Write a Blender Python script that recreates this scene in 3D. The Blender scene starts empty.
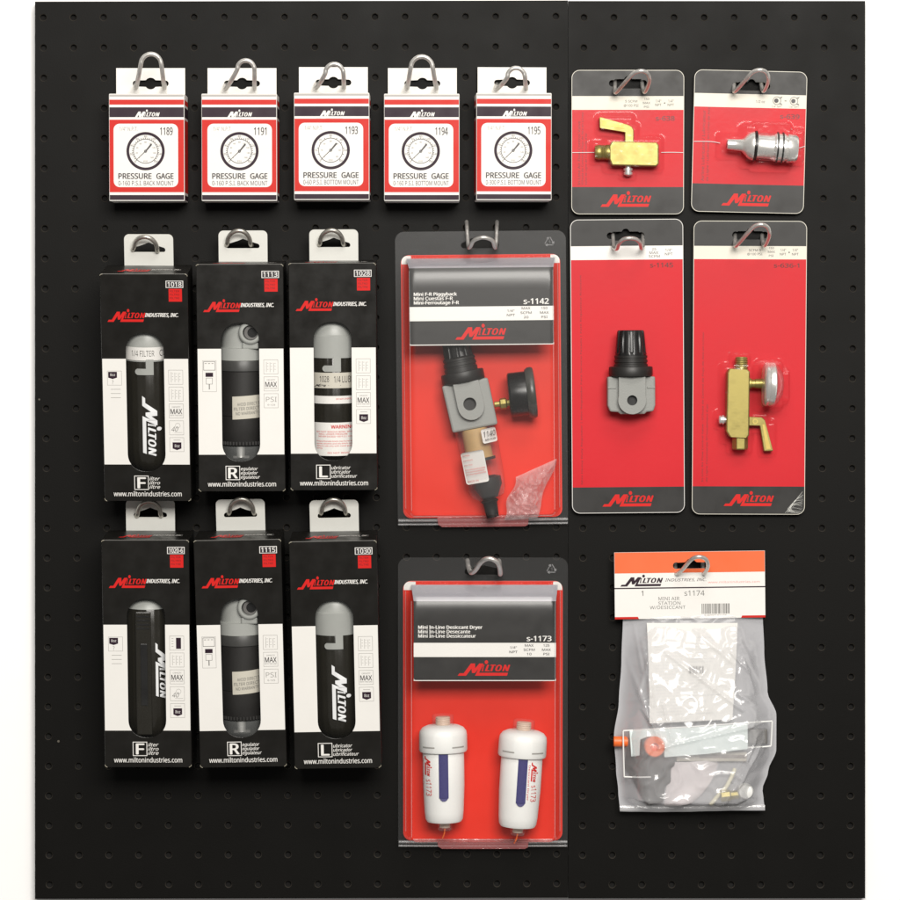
import bpy, bmesh, math, random
from mathutils import Vector, Matrix, noise
from mathutils.geometry import tessellate_polygon
random.seed(7)
SC = bpy.context.scene
COL = SC.collection
R = math.radians
PI = math.pi

# ------------------------------------------------------------------ camera, light, exposure
U = 0.0254 / 30.0            # metres per photo pixel on the board: the peg holes are one inch apart
D = 3000.0                   # camera distance in those pixels (2.54 m)
TH = R(2.1)                  # the camera looks down a little
CAM = Vector((0, -D * math.cos(TH) * U, D * math.sin(TH) * U))
cd = bpy.data.cameras.new('camera'); cam = bpy.data.objects.new('camera', cd); COL.objects.link(cam)
cam.location = CAM; cam.rotation_euler = (PI / 2 - TH, 0, 0)
cd.sensor_width = 36; cd.lens = 36 * D / 900; cd.clip_start = 0.05; cd.clip_end = 100
SC.camera = cam
SC.view_settings.view_transform = 'Standard'; SC.view_settings.look = 'None'
SC.view_settings.exposure = 0.0; SC.view_settings.gamma = 1.0
w = bpy.data.worlds.new('World'); SC.world = w; w.use_nodes = True
w.node_tree.nodes['Background'].inputs[0].default_value = (1, 0.97, 0.93, 1)
w.node_tree.nodes['Background'].inputs[1].default_value = 0.2


def area(name, loc, target, sx, sy, power, col):
    l = bpy.data.lights.new(name, 'AREA'); l.shape = 'RECTANGLE'; l.size = sx; l.size_y = sy
    l.energy = power; l.color = col
    o = bpy.data.objects.new(name, l); COL.objects.link(o); o.location = loc
    o.rotation_euler = (Vector(target) - Vector(loc)).to_track_quat('-Z', 'Y').to_euler()
    return o


area('ceiling_lamp', (0.35, -1.5, 1.75), (0.05, 0, 0.0), 1.3, 0.6, 16, (1, 0.96, 0.90))
area('room_lamp', (0.35, -2.9, 1.1), (0.0, 0, -0.25), 1.7, 0.9, 103, (1, 0.965, 0.91))

# ------------------------------------------------------------------ materials
MATS = {}


def mat(name, col, rough=0.5, metal=0.0, spec=0.5, var=0.06, vscale=60, bump=0.0, bscale=400, coat=0.0, rvar=0.08, trans=0.0):
    if name in MATS: return MATS[name]
    m = bpy.data.materials.new(name); m.use_nodes = True; nt = m.node_tree
    b = nt.nodes['Principled BSDF']
    b.inputs['Roughness'].default_value = rough; b.inputs['Metallic'].default_value = metal
    b.inputs['Specular IOR Level'].default_value = spec
    b.inputs['Coat Weight'].default_value = coat; b.inputs['Coat Roughness'].default_value = 0.12
    b.inputs['Transmission Weight'].default_value = trans
    tc = nt.nodes.new('ShaderNodeTexCoord')
    n = nt.nodes.new('ShaderNodeTexNoise'); n.inputs['Scale'].default_value = vscale; n.inputs['Detail'].default_value = 6
    nt.links.new(tc.outputs['Object'], n.inputs['Vector'])
    mx = nt.nodes.new('ShaderNodeMix'); mx.data_type = 'RGBA'
    mx.inputs[6].default_value = tuple(c * (1 - var) for c in col) + (1,)
    mx.inputs[7].default_value = tuple(min(1, c * (1 + var)) for c in col) + (1,)
    nt.links.new(n.outputs['Fac'], mx.inputs[0]); nt.links.new(mx.outputs[2], b.inputs['Base Color'])
    mr = nt.nodes.new('ShaderNodeMapRange'); mr.inputs[1].default_value = 0.3; mr.inputs[2].default_value = 0.7
    mr.inputs[3].default_value = max(0.02, rough - rvar); mr.inputs[4].default_value = min(1, rough + rvar)
    nt.links.new(n.outputs['Fac'], mr.inputs[0]); nt.links.new(mr.outputs[0], b.inputs['Roughness'])
    if bump:
        n2 = nt.nodes.new('ShaderNodeTexNoise'); n2.inputs['Scale'].default_value = bscale; n2.inputs['Detail'].default_value = 4
        nt.links.new(tc.outputs['Object'], n2.inputs['Vector'])
        bp = nt.nodes.new('ShaderNodeBump'); bp.inputs['Strength'].default_value = bump; bp.inputs['Distance'].default_value = 0.001
        nt.links.new(n2.outputs['Fac'], bp.inputs['Height']); nt.links.new(bp.outputs[0], b.inputs['Normal'])
    MATS[name] = m
    return m


def film(name, milk=0.0, rough=0.08, bump=0.3, bscale=120, tint=(1, 1, 1), ior=1.45, gain=1.0, milkcol=(0.85, 0.85, 0.86)):
    """thin clear plastic: see-through, with a mirror-like coat and, for a milky film, some white scatter"""
    if name in MATS: return MATS[name]
    m = bpy.data.materials.new(name); m.use_nodes = True; nt = m.node_tree
    nt.nodes.remove(nt.nodes['Principled BSDF']); out = nt.nodes['Material Output']
    tc = nt.nodes.new('ShaderNodeTexCoord'); n = nt.nodes.new('ShaderNodeTexNoise')
    n.inputs['Scale'].default_value = bscale; n.inputs['Detail'].default_value = 3
    nt.links.new(tc.outputs['Object'], n.inputs['Vector'])
    bp = nt.nodes.new('ShaderNodeBump'); bp.inputs['Strength'].default_value = bump; bp.inputs['Distance'].default_value = 0.002
    nt.links.new(n.outputs['Fac'], bp.inputs['Height'])
    t = nt.nodes.new('ShaderNodeBsdfTransparent'); t.inputs[0].default_value = (*tint, 1)
    g = nt.nodes.new('ShaderNodeBsdfGlossy'); g.inputs['Roughness'].default_value = rough
    nt.links.new(bp.outputs[0], g.inputs['Normal'])
    f = nt.nodes.new('ShaderNodeFresnel')
    ge = nt.nodes.new('ShaderNodeNewGeometry'); ma = nt.nodes.new('ShaderNodeMath'); ma.operation = 'MULTIPLY_ADD'
    ma.inputs[1].default_value = 1 / ior - ior; ma.inputs[2].default_value = ior            # a thin sheet mirrors alike from both sides
    nt.links.new(ge.outputs['Backfacing'], ma.inputs[0]); nt.links.new(ma.outputs[0], f.inputs['IOR'])
    nt.links.new(bp.outputs[0], f.inputs['Normal'])
    base = t.outputs[0]
    if milk > 0:
        df = nt.nodes.new('ShaderNodeBsdfDiffuse'); df.inputs[0].default_value = (*milkcol, 1)
        tl = nt.nodes.new('ShaderNodeBsdfTranslucent'); tl.inputs[0].default_value = (*milkcol, 1)
        m0 = nt.nodes.new('ShaderNodeMixShader'); m0.inputs[0].default_value = 0.3
        nt.links.new(df.outputs[0], m0.inputs[1]); nt.links.new(tl.outputs[0], m0.inputs[2])
        m1 = nt.nodes.new('ShaderNodeMixShader'); m1.inputs[0].default_value = milk
        nt.links.new(t.outputs[0], m1.inputs[1]); nt.links.new(m0.outputs[0], m1.inputs[2]); base = m1.outputs[0]
    mul = nt.nodes.new('ShaderNodeMath'); mul.operation = 'MULTIPLY'; mul.inputs[1].default_value = gain; mul.use_clamp = True
    nt.links.new(f.outputs[0], mul.inputs[0])
    m2 = nt.nodes.new('ShaderNodeMixShader'); nt.links.new(mul.outputs[0], m2.inputs[0])
    nt.links.new(base, m2.inputs[1]); nt.links.new(g.outputs[0], m2.inputs[2])
    nt.links.new(m2.outputs[0], out.inputs[0])
    MATS[name] = m
    return m


def board_mat():
    m = mat('black_board', (0.0032, 0.0029, 0.0023), 0.5, spec=0.125, var=0.12, vscale=25, bump=0.08, bscale=900, rvar=0.03)
    nt = m.node_tree; b = nt.nodes['Principled BSDF']
    tc = [n for n in nt.nodes if n.type == 'TEX_COORD'][0]
    v = nt.nodes.new('ShaderNodeTexVoronoi'); v.inputs['Scale'].default_value = 22
    nt.links.new(tc.outputs['Object'], v.inputs['Vector'])
    lt = nt.nodes.new('ShaderNodeMath'); lt.operation = 'LESS_THAN'; lt.inputs[1].default_value = 0.022
    nt.links.new(v.outputs['Distance'], lt.inputs[0])
    old = b.inputs['Base Color'].links[0].from_socket
    mx = nt.nodes.new('ShaderNodeMix'); mx.data_type = 'RGBA'; mx.inputs[7].default_value = (0.11, 0.10, 0.08, 1)
    nt.links.new(lt.outputs[0], mx.inputs[0]); nt.links.new(old, mx.inputs[6]); nt.links.new(mx.outputs[2], b.inputs['Base Color'])
    return m


WALL = mat('white_wall', (0.96, 0.96, 0.96), 0.9, spec=0.1, var=0.01)
BOARD = board_mat()
RIMH = mat('hole_rim_glint', (0.026, 0.021, 0.015), 0.7, var=0.5)  # lighter brown paints in the glint on the hole rims
HOLE = mat('hole_shade', (0.003, 0.0025, 0.002), 0.9, var=0.3)  # near-black, so the shade inside the holes is painted in
WHITE = mat('white_card', (0.785, 0.768, 0.735), 0.5, var=0.015, bump=0.05)
TABW = mat('grey_white_card', (0.66, 0.66, 0.62), 0.5, var=0.03, bump=0.05)
CREAM = mat('cream_card', (0.70, 0.67, 0.58), 0.45, var=0.03)
KRAFT = mat('grey_board_edge', (0.38, 0.35, 0.27), 0.7, var=0.15, vscale=300)
REDB = mat('red_box_print', (0.57, 0.019, 0.012), 0.42, spec=0.2, var=0.05)
REDC = mat('red_card_print', (0.585, 0.0135, 0.022), 0.42, spec=0.22, var=0.10, vscale=14, bump=0.04, bscale=200)
REDS = mat('red_shell_card', (0.70, 0.026, 0.010), 0.42, spec=0.3, var=0.12, vscale=16)
REDL = mat('red_logo_print', (0.62, 0.018, 0.016), 0.4, spec=0.2, var=0.03)
BLK = mat('black_carton', (0.0085, 0.0078, 0.0066), 0.34, spec=0.3, var=0.15, bump=0.05, bscale=150)
INK = mat('black_print', (0.030, 0.025, 0.028), 0.4, var=0.1)
BLKC = mat('charcoal_card_print', (0.024, 0.023, 0.022), 0.40, spec=0.32, var=0.12)
PURP = mat('purple_black_print', (0.026, 0.012, 0.022), 0.45, spec=0.2, var=0.1)
GREYI = mat('grey_print', (0.17, 0.165, 0.155), 0.5, var=0.1)
PALEI = mat('pale_grey_print', (0.34, 0.33, 0.31), 0.5, var=0.08)
DREDI = mat('dark_red_print', (0.10, 0.004, 0.005), 0.45, var=0.1)
STEEL = mat('zinc_wire', (0.66, 0.64, 0.61), 0.40, metal=0.75, var=0.2, vscale=300, bump=0.1, bscale=900)
STEELD = mat('dark_zinc_wire', (0.52, 0.50, 0.45), 0.38, metal=0.85, var=0.2, vscale=300, bump=0.1, bscale=900)
CHROME = mat('chrome', (0.82, 0.81, 0.78), 0.28, metal=0.72, var=0.05)
BRASS = mat('brass', (0.345, 0.285, 0.092), 0.42, metal=0.75, var=0.08, vscale=120, bump=0.03, bscale=500)
GREYP = mat('grey_cast_body', (0.26, 0.265, 0.25), 0.5, var=0.04, bump=0.15, bscale=900)
GREYC = mat('pale_grey_plastic', (0.36, 0.37, 0.35), 0.4, var=0.06)
BLKP = mat('black_plastic', (0.010, 0.010, 0.010), 0.3, var=0.1)
BLKM = mat('dull_black_plastic', (0.014, 0.013, 0.012), 0.5, var=0.1)
BLKS = mat('smoky_black_bowl', (0.016, 0.0145, 0.0105), 0.2, var=0.1)
TANF = mat('tan_filter_element', (0.45, 0.29, 0.12), 0.6, var=0.12, vscale=150)
WPL = mat('white_plastic', (0.80, 0.80, 0.78), 0.5, var=0.015)
BLUE = mat('blue_beads', (0.038, 0.034, 0.15), 0.5, var=0.35, vscale=700)
BEIGE = mat('beige_sticker', (0.58, 0.55, 0.47), 0.5, var=0.04)
ORNG = mat('orange_print', (0.78, 0.13, 0.03), 0.4, var=0.08, vscale=30)
ORNP = mat('orange_plastic', (0.86, 0.16, 0.03), 0.35, var=0.05)
PALEB = mat('pale_blue_plate', (0.70, 0.78, 0.77), 0.4, var=0.03)
GREYM = mat('mid_grey_plastic', (0.13, 0.125, 0.12), 0.5, var=0.1)
SILVP = mat('silver_lettering', (0.80, 0.81, 0.82), 0.4, var=0.03)
WALLF = film('clear_shell_wall', gain=0.9, rough=0.12, bump=0.10, bscale=22)
RIM = film('shell_rim', gain=1.0, rough=0.15, bump=0.08, bscale=30, milk=0.022)
EMB_GLINT = film('emboss_and_glint', gain=1.0, rough=0.2, milk=0.18)  # milky film for the embossed mark and the painted bubble highlights
LIP = film('shell_lip', gain=1.0, rough=0.2, bump=0.0, milk=0.14)
RIME = film('shell_rim_edge', gain=1.2, rough=0.2, milk=0.4)
CLEAR = film('clear_film', gain=0.8, rough=0.10, bump=0.06, bscale=60)
SHELL = film('clear_shell', gain=1.05, rough=0.24, bump=0.08, bscale=22)
SKIN = film('shrink_film', gain=0.55, rough=0.12, bump=0.03, bscale=260)
FROST = film('frosted_cup', gain=1.2, rough=0.2, bump=0.2, bscale=200, milk=0.22, milkcol=(0.6, 0.62, 0.61))
BAG = film('bag_film', gain=1.5, rough=0.13, bump=0.10, bscale=60, milk=0.30, milkcol=(0.92, 0.92, 0.95))
BAGB = film('bag_back_film', gain=0.8, rough=0.2, bump=0.1, bscale=70, milk=0.62, milkcol=(0.9, 0.9, 0.94))
BAGS = film('small_bag_film', gain=1.3, rough=0.18, bump=0.1, bscale=200, milk=0.24, milkcol=(0.9, 0.88, 0.88))
CUPC = film('clear_cup', gain=1.1, rough=0.1, bump=0.1, bscale=100, milk=0.05)


# ------------------------------------------------------------------ placing
def hit(px, py, d=0.0):
    """the point on the plane d photo pixels in front of the board that the photo shows at (px, py)"""
    fw = Vector((0, math.cos(TH), -math.sin(TH))); up = Vector((0, math.sin(TH), math.cos(TH)))
    v = fw + Vector((1, 0, 0)) * ((px - 450) / D) - up * ((py - 450) / D)
    t = (-d * U - CAM.y) / v.y
    return CAM + v * t, t / (D * U)


def tag(o, label=None, cat=None, group=None, kind=None):
    if label: o['label'] = label
    if cat: o['category'] = cat
    if group: o['group'] = group
    if kind: o['kind'] = kind
    return o


class Frame:
    """a thing's own axes: x right, z up, -y to the viewer; shapes are given in photo pixels (x, y, height)"""
    def __init__(s, name, label, cat, a, d=0, pitch=0, yaw=0, roll=0, group=None, base=None, h=0, mid=70):
        s.a = a; s.h = h
        s.o = bpy.data.objects.new(name, None); COL.objects.link(s.o); s.o.empty_display_size = 0.01
        if base:
            s.s, s.sz = base.s, base.sz
            p = base.M @ Vector(base.loc(a[0], a[1], h))
            M = Matrix.Translation(p) @ base.M.to_3x3().to_4x4() @ Matrix.Rotation(R(roll), 4, 'Y') @ Matrix.Rotation(R(yaw), 4, 'Z')
        else:
            p, k = hit(a[0], a[1], d)
            ph = R(pitch) + TH; s.s = U * k * (1 - mid * math.sin(ph) / D)
            s.sz = s.s / (math.cos(ph) - (a[1] - mid - 450) / D * math.sin(ph))
            M = Matrix.Translation(p) @ Matrix.Rotation(R(pitch), 4, 'X') @ Matrix.Rotation(R(yaw), 4, 'Z') @ Matrix.Rotation(R(roll), 4, 'Y')
        s.M = M; s.o.matrix_world = M
        tag(s.o, label, cat, group)

    def loc(s, x, y, h): return ((x - s.a[0]) * s.s, -(h - s.h) * s.s, (s.a[1] - y) * s.sz)


# ------------------------------------------------------------------ mesh building
TXT = {}
try:                                                              # the plain sans serif that comes with Blender itself
    import os
    FONT = bpy.data.fonts.load(os.path.join(bpy.utils.system_resource('DATAFILES'), 'fonts', 'NotoSansMath-Regular.woff2'))
except Exception:
    FONT = None


def text_mesh(body, bold=0.0, shear=0.0, space=1.0):
    key = (body, bold, shear, space)
    if key not in TXT:
        c = bpy.data.curves.new('t', 'FONT'); c.body = body; c.offset = bold; c.shear = shear; c.space_character = space
        c.size = 1; c.resolution_u = 2
        if FONT: c.font = FONT
        c.fill_mode = 'FRONT'
        o = bpy.data.objects.new('t', c)
        me = bpy.data.meshes.new_from_object(o)
        vs = [tuple(v.co) for v in me.vertices]; fs = [tuple(p.vertices) for p in me.polygons]
        bpy.data.objects.remove(o); bpy.data.meshes.remove(me); bpy.data.curves.remove(c)
        x0 = min(v[0] for v in vs); x1 = max(v[0] for v in vs); y0 = min(v[1] for v in vs); y1 = max(v[1] for v in vs)
        TXT[key] = ([((v[0] - x0) / (x1 - x0), (v[1] - y0) / (y1 - y0)) for v in vs], fs)
    return TXT[key]


def rrect(x0, y0, x1, y1, r, n=5, corners=(1, 1, 1, 1)):
    pts = []
    for k, (cx, cy, a) in enumerate(((x0 + r, y0 + r, 180), (x1 - r, y0 + r, 270), (x1 - r, y1 - r, 0), (x0 + r, y1 - r, 90))):
        if not corners[k]:
            pts.append(((x0, y0), (x1, y0), (x1, y1), (x0, y1))[k]); continue
        for i in range(n + 1):
            t = R(a + 90 * i / n); pts.append((cx + r * math.cos(t), cy + r * math.sin(t)))
    return pts


def circle(cx, cy, r, n=24): return [(cx + r * math.cos(2 * PI * i / n), cy + r * math.sin(2 * PI * i / n)) for i in range(n)]


LOGO = [(0, 0), (0.16, 0), (0.262, 0.118), (0.272, 0.045), (0.325, 0.045), (0.388, 0.11), (0.33, 0), (0.935, 0), (0.955, 0.05),
        (0.408, 0.05), (0.49, 0.205), (0.41, 0.205), (0.333, 0.125), (0.33, 0.205), (0.25, 0.205), (0.115, 0.042), (0.035, 0.042)]


class MB:
    def __init__(s): s.v = []; s.f = []; s.m = []; s.mats = []; s.q = 0

    def mi(s, m):
        if m not in s.mats: s.mats.append(m)
        return s.mats.index(m)

    def add(s, vs, fs, m):
        b = len(s.v); s.v += [tuple(p) for p in vs]; k = s.mi(m)
        for f in fs: s.f.append(tuple(b + i for i in f)); s.m.append(k)
        return b

    def poly(s, pts, h, m, holes=()):
        if not holes and len(pts) <= 4:
            s.add([(x, y, h) for x, y in pts], [tuple(range(len(pts)))], m); return
        loops = [[Vector((x, y, 0)) for x, y in l] for l in (pts, *holes)]
        s.add([(p.x, p.y, h) for l in loops for p in l], tessellate_polygon(loops), m)

    def rect(s, x0, y0, x1, y1, h, m): s.poly([(x0, y0), (x1, y0), (x1, y1), (x0, y1)], h, m)

    def ring(s, pts_o, pts_i, h, m): s.poly(pts_o, h, m, (pts_i,))

    def frame(s, x0, y0, x1, y1, t, h, m): s.ring([(x0, y0), (x1, y0), (x1, y1), (x0, y1)], [(x0 + t, y0 + t), (x1 - t, y0 + t), (x1 - t, y1 - t), (x0 + t, y1 - t)], h, m)

    def prism(s, pts, h0, h1, m, side=None, holes=(), back=None):
        side = side or m
        loops = [pts, *holes]
        lv = [[Vector((x, y, 0)) for x, y in l] for l in loops]
        tri = tessellate_polygon(lv); n = sum(len(l) for l in loops)
        flat = [p for l in loops for p in l]
        s.add([(x, y, h1) for x, y in flat] , tri, m)
        s.add([(x, y, h0) for x, y in flat], [t[::-1] for t in tri], back or side)
        for l in loops:
            k = len(l)
            s.add([(x, y, h1) for x, y in l] + [(x, y, h0) for x, y in l], [(i, (i + 1) % k, k + (i + 1) % k, k + i) for i in range(k)], side)

    def box(s, x0, y0, x1, y1, h0, h1, m):
        vs = [(x, y, h) for h in (h0, h1) for y in (y0, y1) for x in (x0, x1)]
        s.add(vs, [(0, 2, 3, 1), (4, 5, 7, 6), (0, 1, 5, 4), (2, 6, 7, 3), (0, 4, 6, 2), (1, 3, 7, 5)], m)

    def tube(s, path, r, m, segs=10, sub=6):
        P = [Vector(p) for p in path]; pts = []
        for i in range(len(P) - 1):                              # Catmull-Rom through the given points
            p0 = P[max(0, i - 1)]; p1 = P[i]; p2 = P[i + 1]; p3 = P[min(len(P) - 1, i + 2)]
            for k in range(sub):
                t = k / sub
                pts.append(0.5 * ((2 * p1) + (p2 - p0) * t + (2 * p0 - 5 * p1 + 4 * p2 - p3) * t * t + (3 * p1 - p0 - 3 * p2 + p3) * t ** 3))
        pts.append(P[-1])
        rr = r if isinstance(r, (list, tuple)) else None
        vs = []; fs = []; up = None
        for i, p in enumerate(pts):
            t = (pts[min(i + 1, len(pts) - 1)] - pts[max(i - 1, 0)]).normalized()
            if up is None: up = t.orthogonal().normalized()
            up = (up - t * up.dot(t)).normalized(); sd = t.cross(up)
            q = r if not rr else rr[0] + (rr[1] - rr[0]) * i / (len(pts) - 1)
            vs += [p + up * q * math.cos(2 * PI * k / segs) + sd * q * math.sin(2 * PI * k / segs) for k in range(segs)]
        for i in range(len(pts) - 1):
            for k in range(segs):
                fs.append((i * segs + k, i * segs + (k + 1) % segs, (i + 1) * segs + (k + 1) % segs, (i + 1) * segs + k))
        n = len(pts)
        fs.append(tuple(range(segs))); fs.append(tuple((n - 1) * segs + k for k in range(segs - 1, -1, -1)))
        s.add(vs, fs, m)

    def lathe(s, prof, o, axis, m, segs=32, cap=True, fn=None):
        """profile of (distance along axis, radius[, material])"""
        o = Vector(o); ax = Vector(axis).normalized()
        e1 = ax.cross(Vector((0, 0, 1))); e1 = e1.normalized() if e1.length > 0.1 else Vector((1, 0, 0)); e2 = ax.cross(e1)
        rings = []
        for p in prof:
            t, r = p[0], p[1]
            rings.append([o + ax * t + (e1 * math.cos(2 * PI * k / segs) + e2 * math.sin(2 * PI * k / segs)) * (r if not fn else fn(t, r, 2 * PI * k / segs)) for k in range(segs)])
        for i in range(len(prof) - 1):
            mm = prof[i + 1][2] if len(prof[i + 1]) > 2 else m
            s.add(rings[i] + rings[i + 1], [(k, (k + 1) % segs, segs + (k + 1) % segs, segs + k) for k in range(segs)], mm)
        if cap:
            for rg in (rings[0], rings[-1]): s.add(rg, [tuple(range(segs))], m)

    def text(s, body, x0, y0, x1, y1, h, m, bold=0.0, shear=0.0, rot=0, space=1.0):
        """lettering that fills the box; rot 90 reads upward, -90 reads downward"""
        vs, fs = text_mesh(body, 0.0, shear, space); q0 = len(s.v)
        if rot == 0 and any(ch in 'gjpqy' for ch in body): y1 += 0.26 * (y1 - y0)
        d = max(0, bold) * 1.5 * ((y1 - y0) if rot == 0 else (x1 - x0))
        offs = [(0, 0)] if d <= 0 else [(-d, 0), (0, d * 0.5), (0, -d * 0.5), (d, 0)]
        if rot == 0: x0 += d; x1 -= d
        else: y0 += d; y1 -= d
        for k, (du, dv) in enumerate(offs):
            hh = h + 0.06 * k
            if rot == 0: q = [(x0 + u * (x1 - x0) + du, y1 - v * (y1 - y0) + dv, hh) for u, v in vs]
            elif rot == 90: q = [(x1 - v * (x1 - x0) + dv, y1 - u * (y1 - y0) + du, hh) for u, v in vs]
            else: q = [(x0 + v * (x1 - x0) + dv, y0 + u * (y1 - y0) + du, hh) for u, v in vs]
            s.add(q, fs, m)
        return q0

    def logo(s, x0, y0, x1, y1, h, m, rot=0):
        W = 1.0; H = 0.262
        b = len(s.v)
        s.poly(LOGO, h, m); s.poly(circle(0.545, 0.228, 0.033, 12), h, m)
        for ch, a, c in (('I', 0.455, 0.505), ('L', 0.522, 0.605), ('T', 0.625, 0.725), ('O', 0.72, 0.835), ('N', 0.85, 0.99)):
            vs, fs = text_mesh(ch, 0.0, 0.35)
            for k, du in enumerate((0, 0.011, 0.022)): s.add([(a - 0.008 + u * (c - a - 0.008) + du, 0.075 + v * 0.105 + (0.006 if k == 1 else 0), h + 0.06 * k) for u, v in vs], fs, m)
        for i in range(b, len(s.v)):
            u, v, hh = s.v[i]; v /= H
            if rot == 0: s.v[i] = (x0 + u * (x1 - x0), y1 - v * (y1 - y0), hh)
            else: s.v[i] = (x0 + v * (x1 - x0), y0 + u * (y1 - y0), hh)
        return b

    def warp(s, fn, start=0):
        for i in range(start, len(s.v)): s.v[i] = fn(*s.v[i])

    def grid(s, nx, ny, fn, m):
        vs = [fn(i / nx, j / ny) for j in range(ny + 1) for i in range(nx + 1)]
        s.add(vs, [(j * (nx + 1) + i, j * (nx + 1) + i + 1, (j + 1) * (nx + 1) + i + 1, (j + 1) * (nx + 1) + i) for j in range(ny) for i in range(nx)], m)

    def build(s, name, fr, parent=None, smooth=False, bevel=0, label=None, solid=False, weld=False):
        me = bpy.data.meshes.new(name)
        me.from_pydata([fr.loc(*p) for p in s.v], [], s.f)
        for m in s.mats: me.materials.append(m)
        me.polygons.foreach_set('material_index', s.m)
        if solid or smooth or weld:
            bm = bmesh.new(); bm.from_mesh(me)
            bmesh.ops.remove_doubles(bm, verts=bm.verts, dist=2e-6)
            bmesh.ops.recalc_face_normals(bm, faces=bm.faces)
            bm.to_mesh(me); bm.free()
        if smooth:
            me.polygons.foreach_set('use_smooth', [True] * len(me.polygons)); me.set_sharp_from_angle(angle=R(38))
        me.update()
        o = bpy.data.objects.new(name, me); COL.objects.link(o); o.parent = parent or fr.o
        if bevel:
            b = o.modifiers.new('bevel', 'BEVEL'); b.width = bevel * U; b.segments = 2; b.limit_method = 'ANGLE'; b.angle_limit = R(50)
        if label: o['label'] = label
        return o


def prints(fr, parent, **groups):
    """each printed line or block as a part of its own: name = list of functions that draw into it"""
    for nm, fs in groups.items():
        for fn in fs:
            b = MB(); fn(b); b.build(nm, fr, parent)


# ------------------------------------------------------------------ setting: white wall and the two pegboard sheets
def flat_frame(name, label=None, cat=None, a=(450, 450), roll=0, group=None):
    f = Frame.__new__(Frame); f.a = a; f.h = 0; f.s = f.sz = U
    f.o = bpy.data.objects.new(name, None)
    f.M = Matrix.Translation(((a[0] - 450) * U, 0, (450 - a[1]) * U)) @ Matrix.Rotation(R(roll), 4, 'Y')
    return f


def single(b, name, fr, label=None, cat=None, group=None, kind=None, **kw):
    """a thing that is one mesh"""
    o = b.build(name, fr, **kw); o.parent = None; o.matrix_world = fr.M
    return tag(o, label, cat, group, kind)


wf = flat_frame('wall')
b = MB(); b.rect(-900, -900, 1800, 1800, -14, WALL)
single(b, 'wall', wf, kind='structure')


def pegboard(name, label, x0, x1, y0, y1, cols, rows, roll):
    f = flat_frame(name, a=((x0 + x1) / 2, 450), roll=roll)
    b = MB(); N = 16; r0 = 3.75; r1 = 3.15; dep = 5.0
    inv = f.M.inverted()
    def edge(px, py): q = inv @ hit(px, py, 0)[0]; return (q.x / U + f.a[0], f.a[1] - q.z / U)
    A, B_, C_, D_ = edge(x0, y0), edge(x1, y0), edge(x1, y1), edge(x0, y1)
    lx = lambda y: A[0] + (D_[0] - A[0]) * (y - A[1]) / (D_[1] - A[1])
    rx = lambda y: B_[0] + (C_[0] - B_[0]) * (y - B_[1]) / (C_[1] - B_[1])
    y0, y1 = (A[1] + B_[1]) / 2, (C_[1] + D_[1]) / 2
    xs = [x0] + [(cols[i] + cols[i + 1]) / 2 for i in range(len(cols) - 1)] + [x1]
    ys = [y0] + [(rows[i] + rows[i + 1]) / 2 for i in range(len(rows) - 1)] + [y1]
    for i, cx in enumerate(cols):
        for j, cy in enumerate(rows):
            X0, X1, Y0, Y1 = xs[i], xs[i + 1], ys[j], ys[j + 1]
            if i == 0: X0 = lx(cy)
            if i == len(cols) - 1: X1 = rx(cy)
            sq = []
            for k in range(N):
                t = 2 * PI * (k + 0.5) / N; c, s_ = math.cos(t), math.sin(t); m_ = max(abs(c), abs(s_)); c /= m_; s_ /= m_
                sq.append((cx + (c * (X1 - cx) if c > 0 else c * (cx - X0)), cy + (s_ * (Y1 - cy) if s_ > 0 else s_ * (cy - Y0))))
            # snap to the corners of the cell so that neighbours meet
            for (qx, qy) in ((X0, Y0), (X1, Y0), (X0, Y1), (X1, Y1)):
                k = min(range(N), key=lambda n: (sq[n][0] - qx) ** 2 + (sq[n][1] - qy) ** 2); sq[k] = (lx(qy) if i == 0 and qx == X0 else rx(qy) if i == len(cols) - 1 and qx == X1 else qx, qy)
            rg = [[(cx + r * math.cos(2 * PI * (k + 0.5) / N), cy + r * math.sin(2 * PI * (k + 0.5) / N), h) for k in range(N)] for r, h in ((r0, 0), (r1, -0.8), (r1, -dep))]
            base = [(p[0], p[1], 0) for p in sq]
            loop = [base] + rg
            for q in range(3):
                b.add(loop[q] + loop[q + 1], [(k, (k + 1) % N, N + (k + 1) % N, N + k) for k in range(N)], (BOARD, RIMH, HOLE)[q])
            b.add(rg[2], [tuple(range(N))], HOLE)
    P4 = [(lx(y0), y0), (rx(y0), y0), (rx(y1), y1), (lx(y1), y1)]
    for p, q in zip(P4, P4[1:] + P4[:1]):
        b.add([(p[0], p[1], 0), (q[0], q[1], 0), (q[0], q[1], -7), (p[0], p[1], -7)], [(0, 1, 2, 3)], BOARD)
    b.poly(P4, -7, BOARD)
    return single(b, 'pegboard', f, label, 'pegboard', 'black pegboard sheets')


rows = [18.9 + 29.92 * k for k in range(30)]
pegboard('pegboard', 'wide black pegboard sheet carrying the cartons and the two clear shell packs', 35.0, 567.85, 1.0, 898.4, [46.3 + 30.0 * k for k in range(18)], rows, -0.13)
pegboard('pegboard', 'narrow black pegboard sheet carrying the red carded packs and the poly bag', 568.2, 865.2, 1.0, 898.4, [583.2 + 29.9 * k for k in range(10)], [r + 0.6 for r in rows], 0.0)


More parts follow.
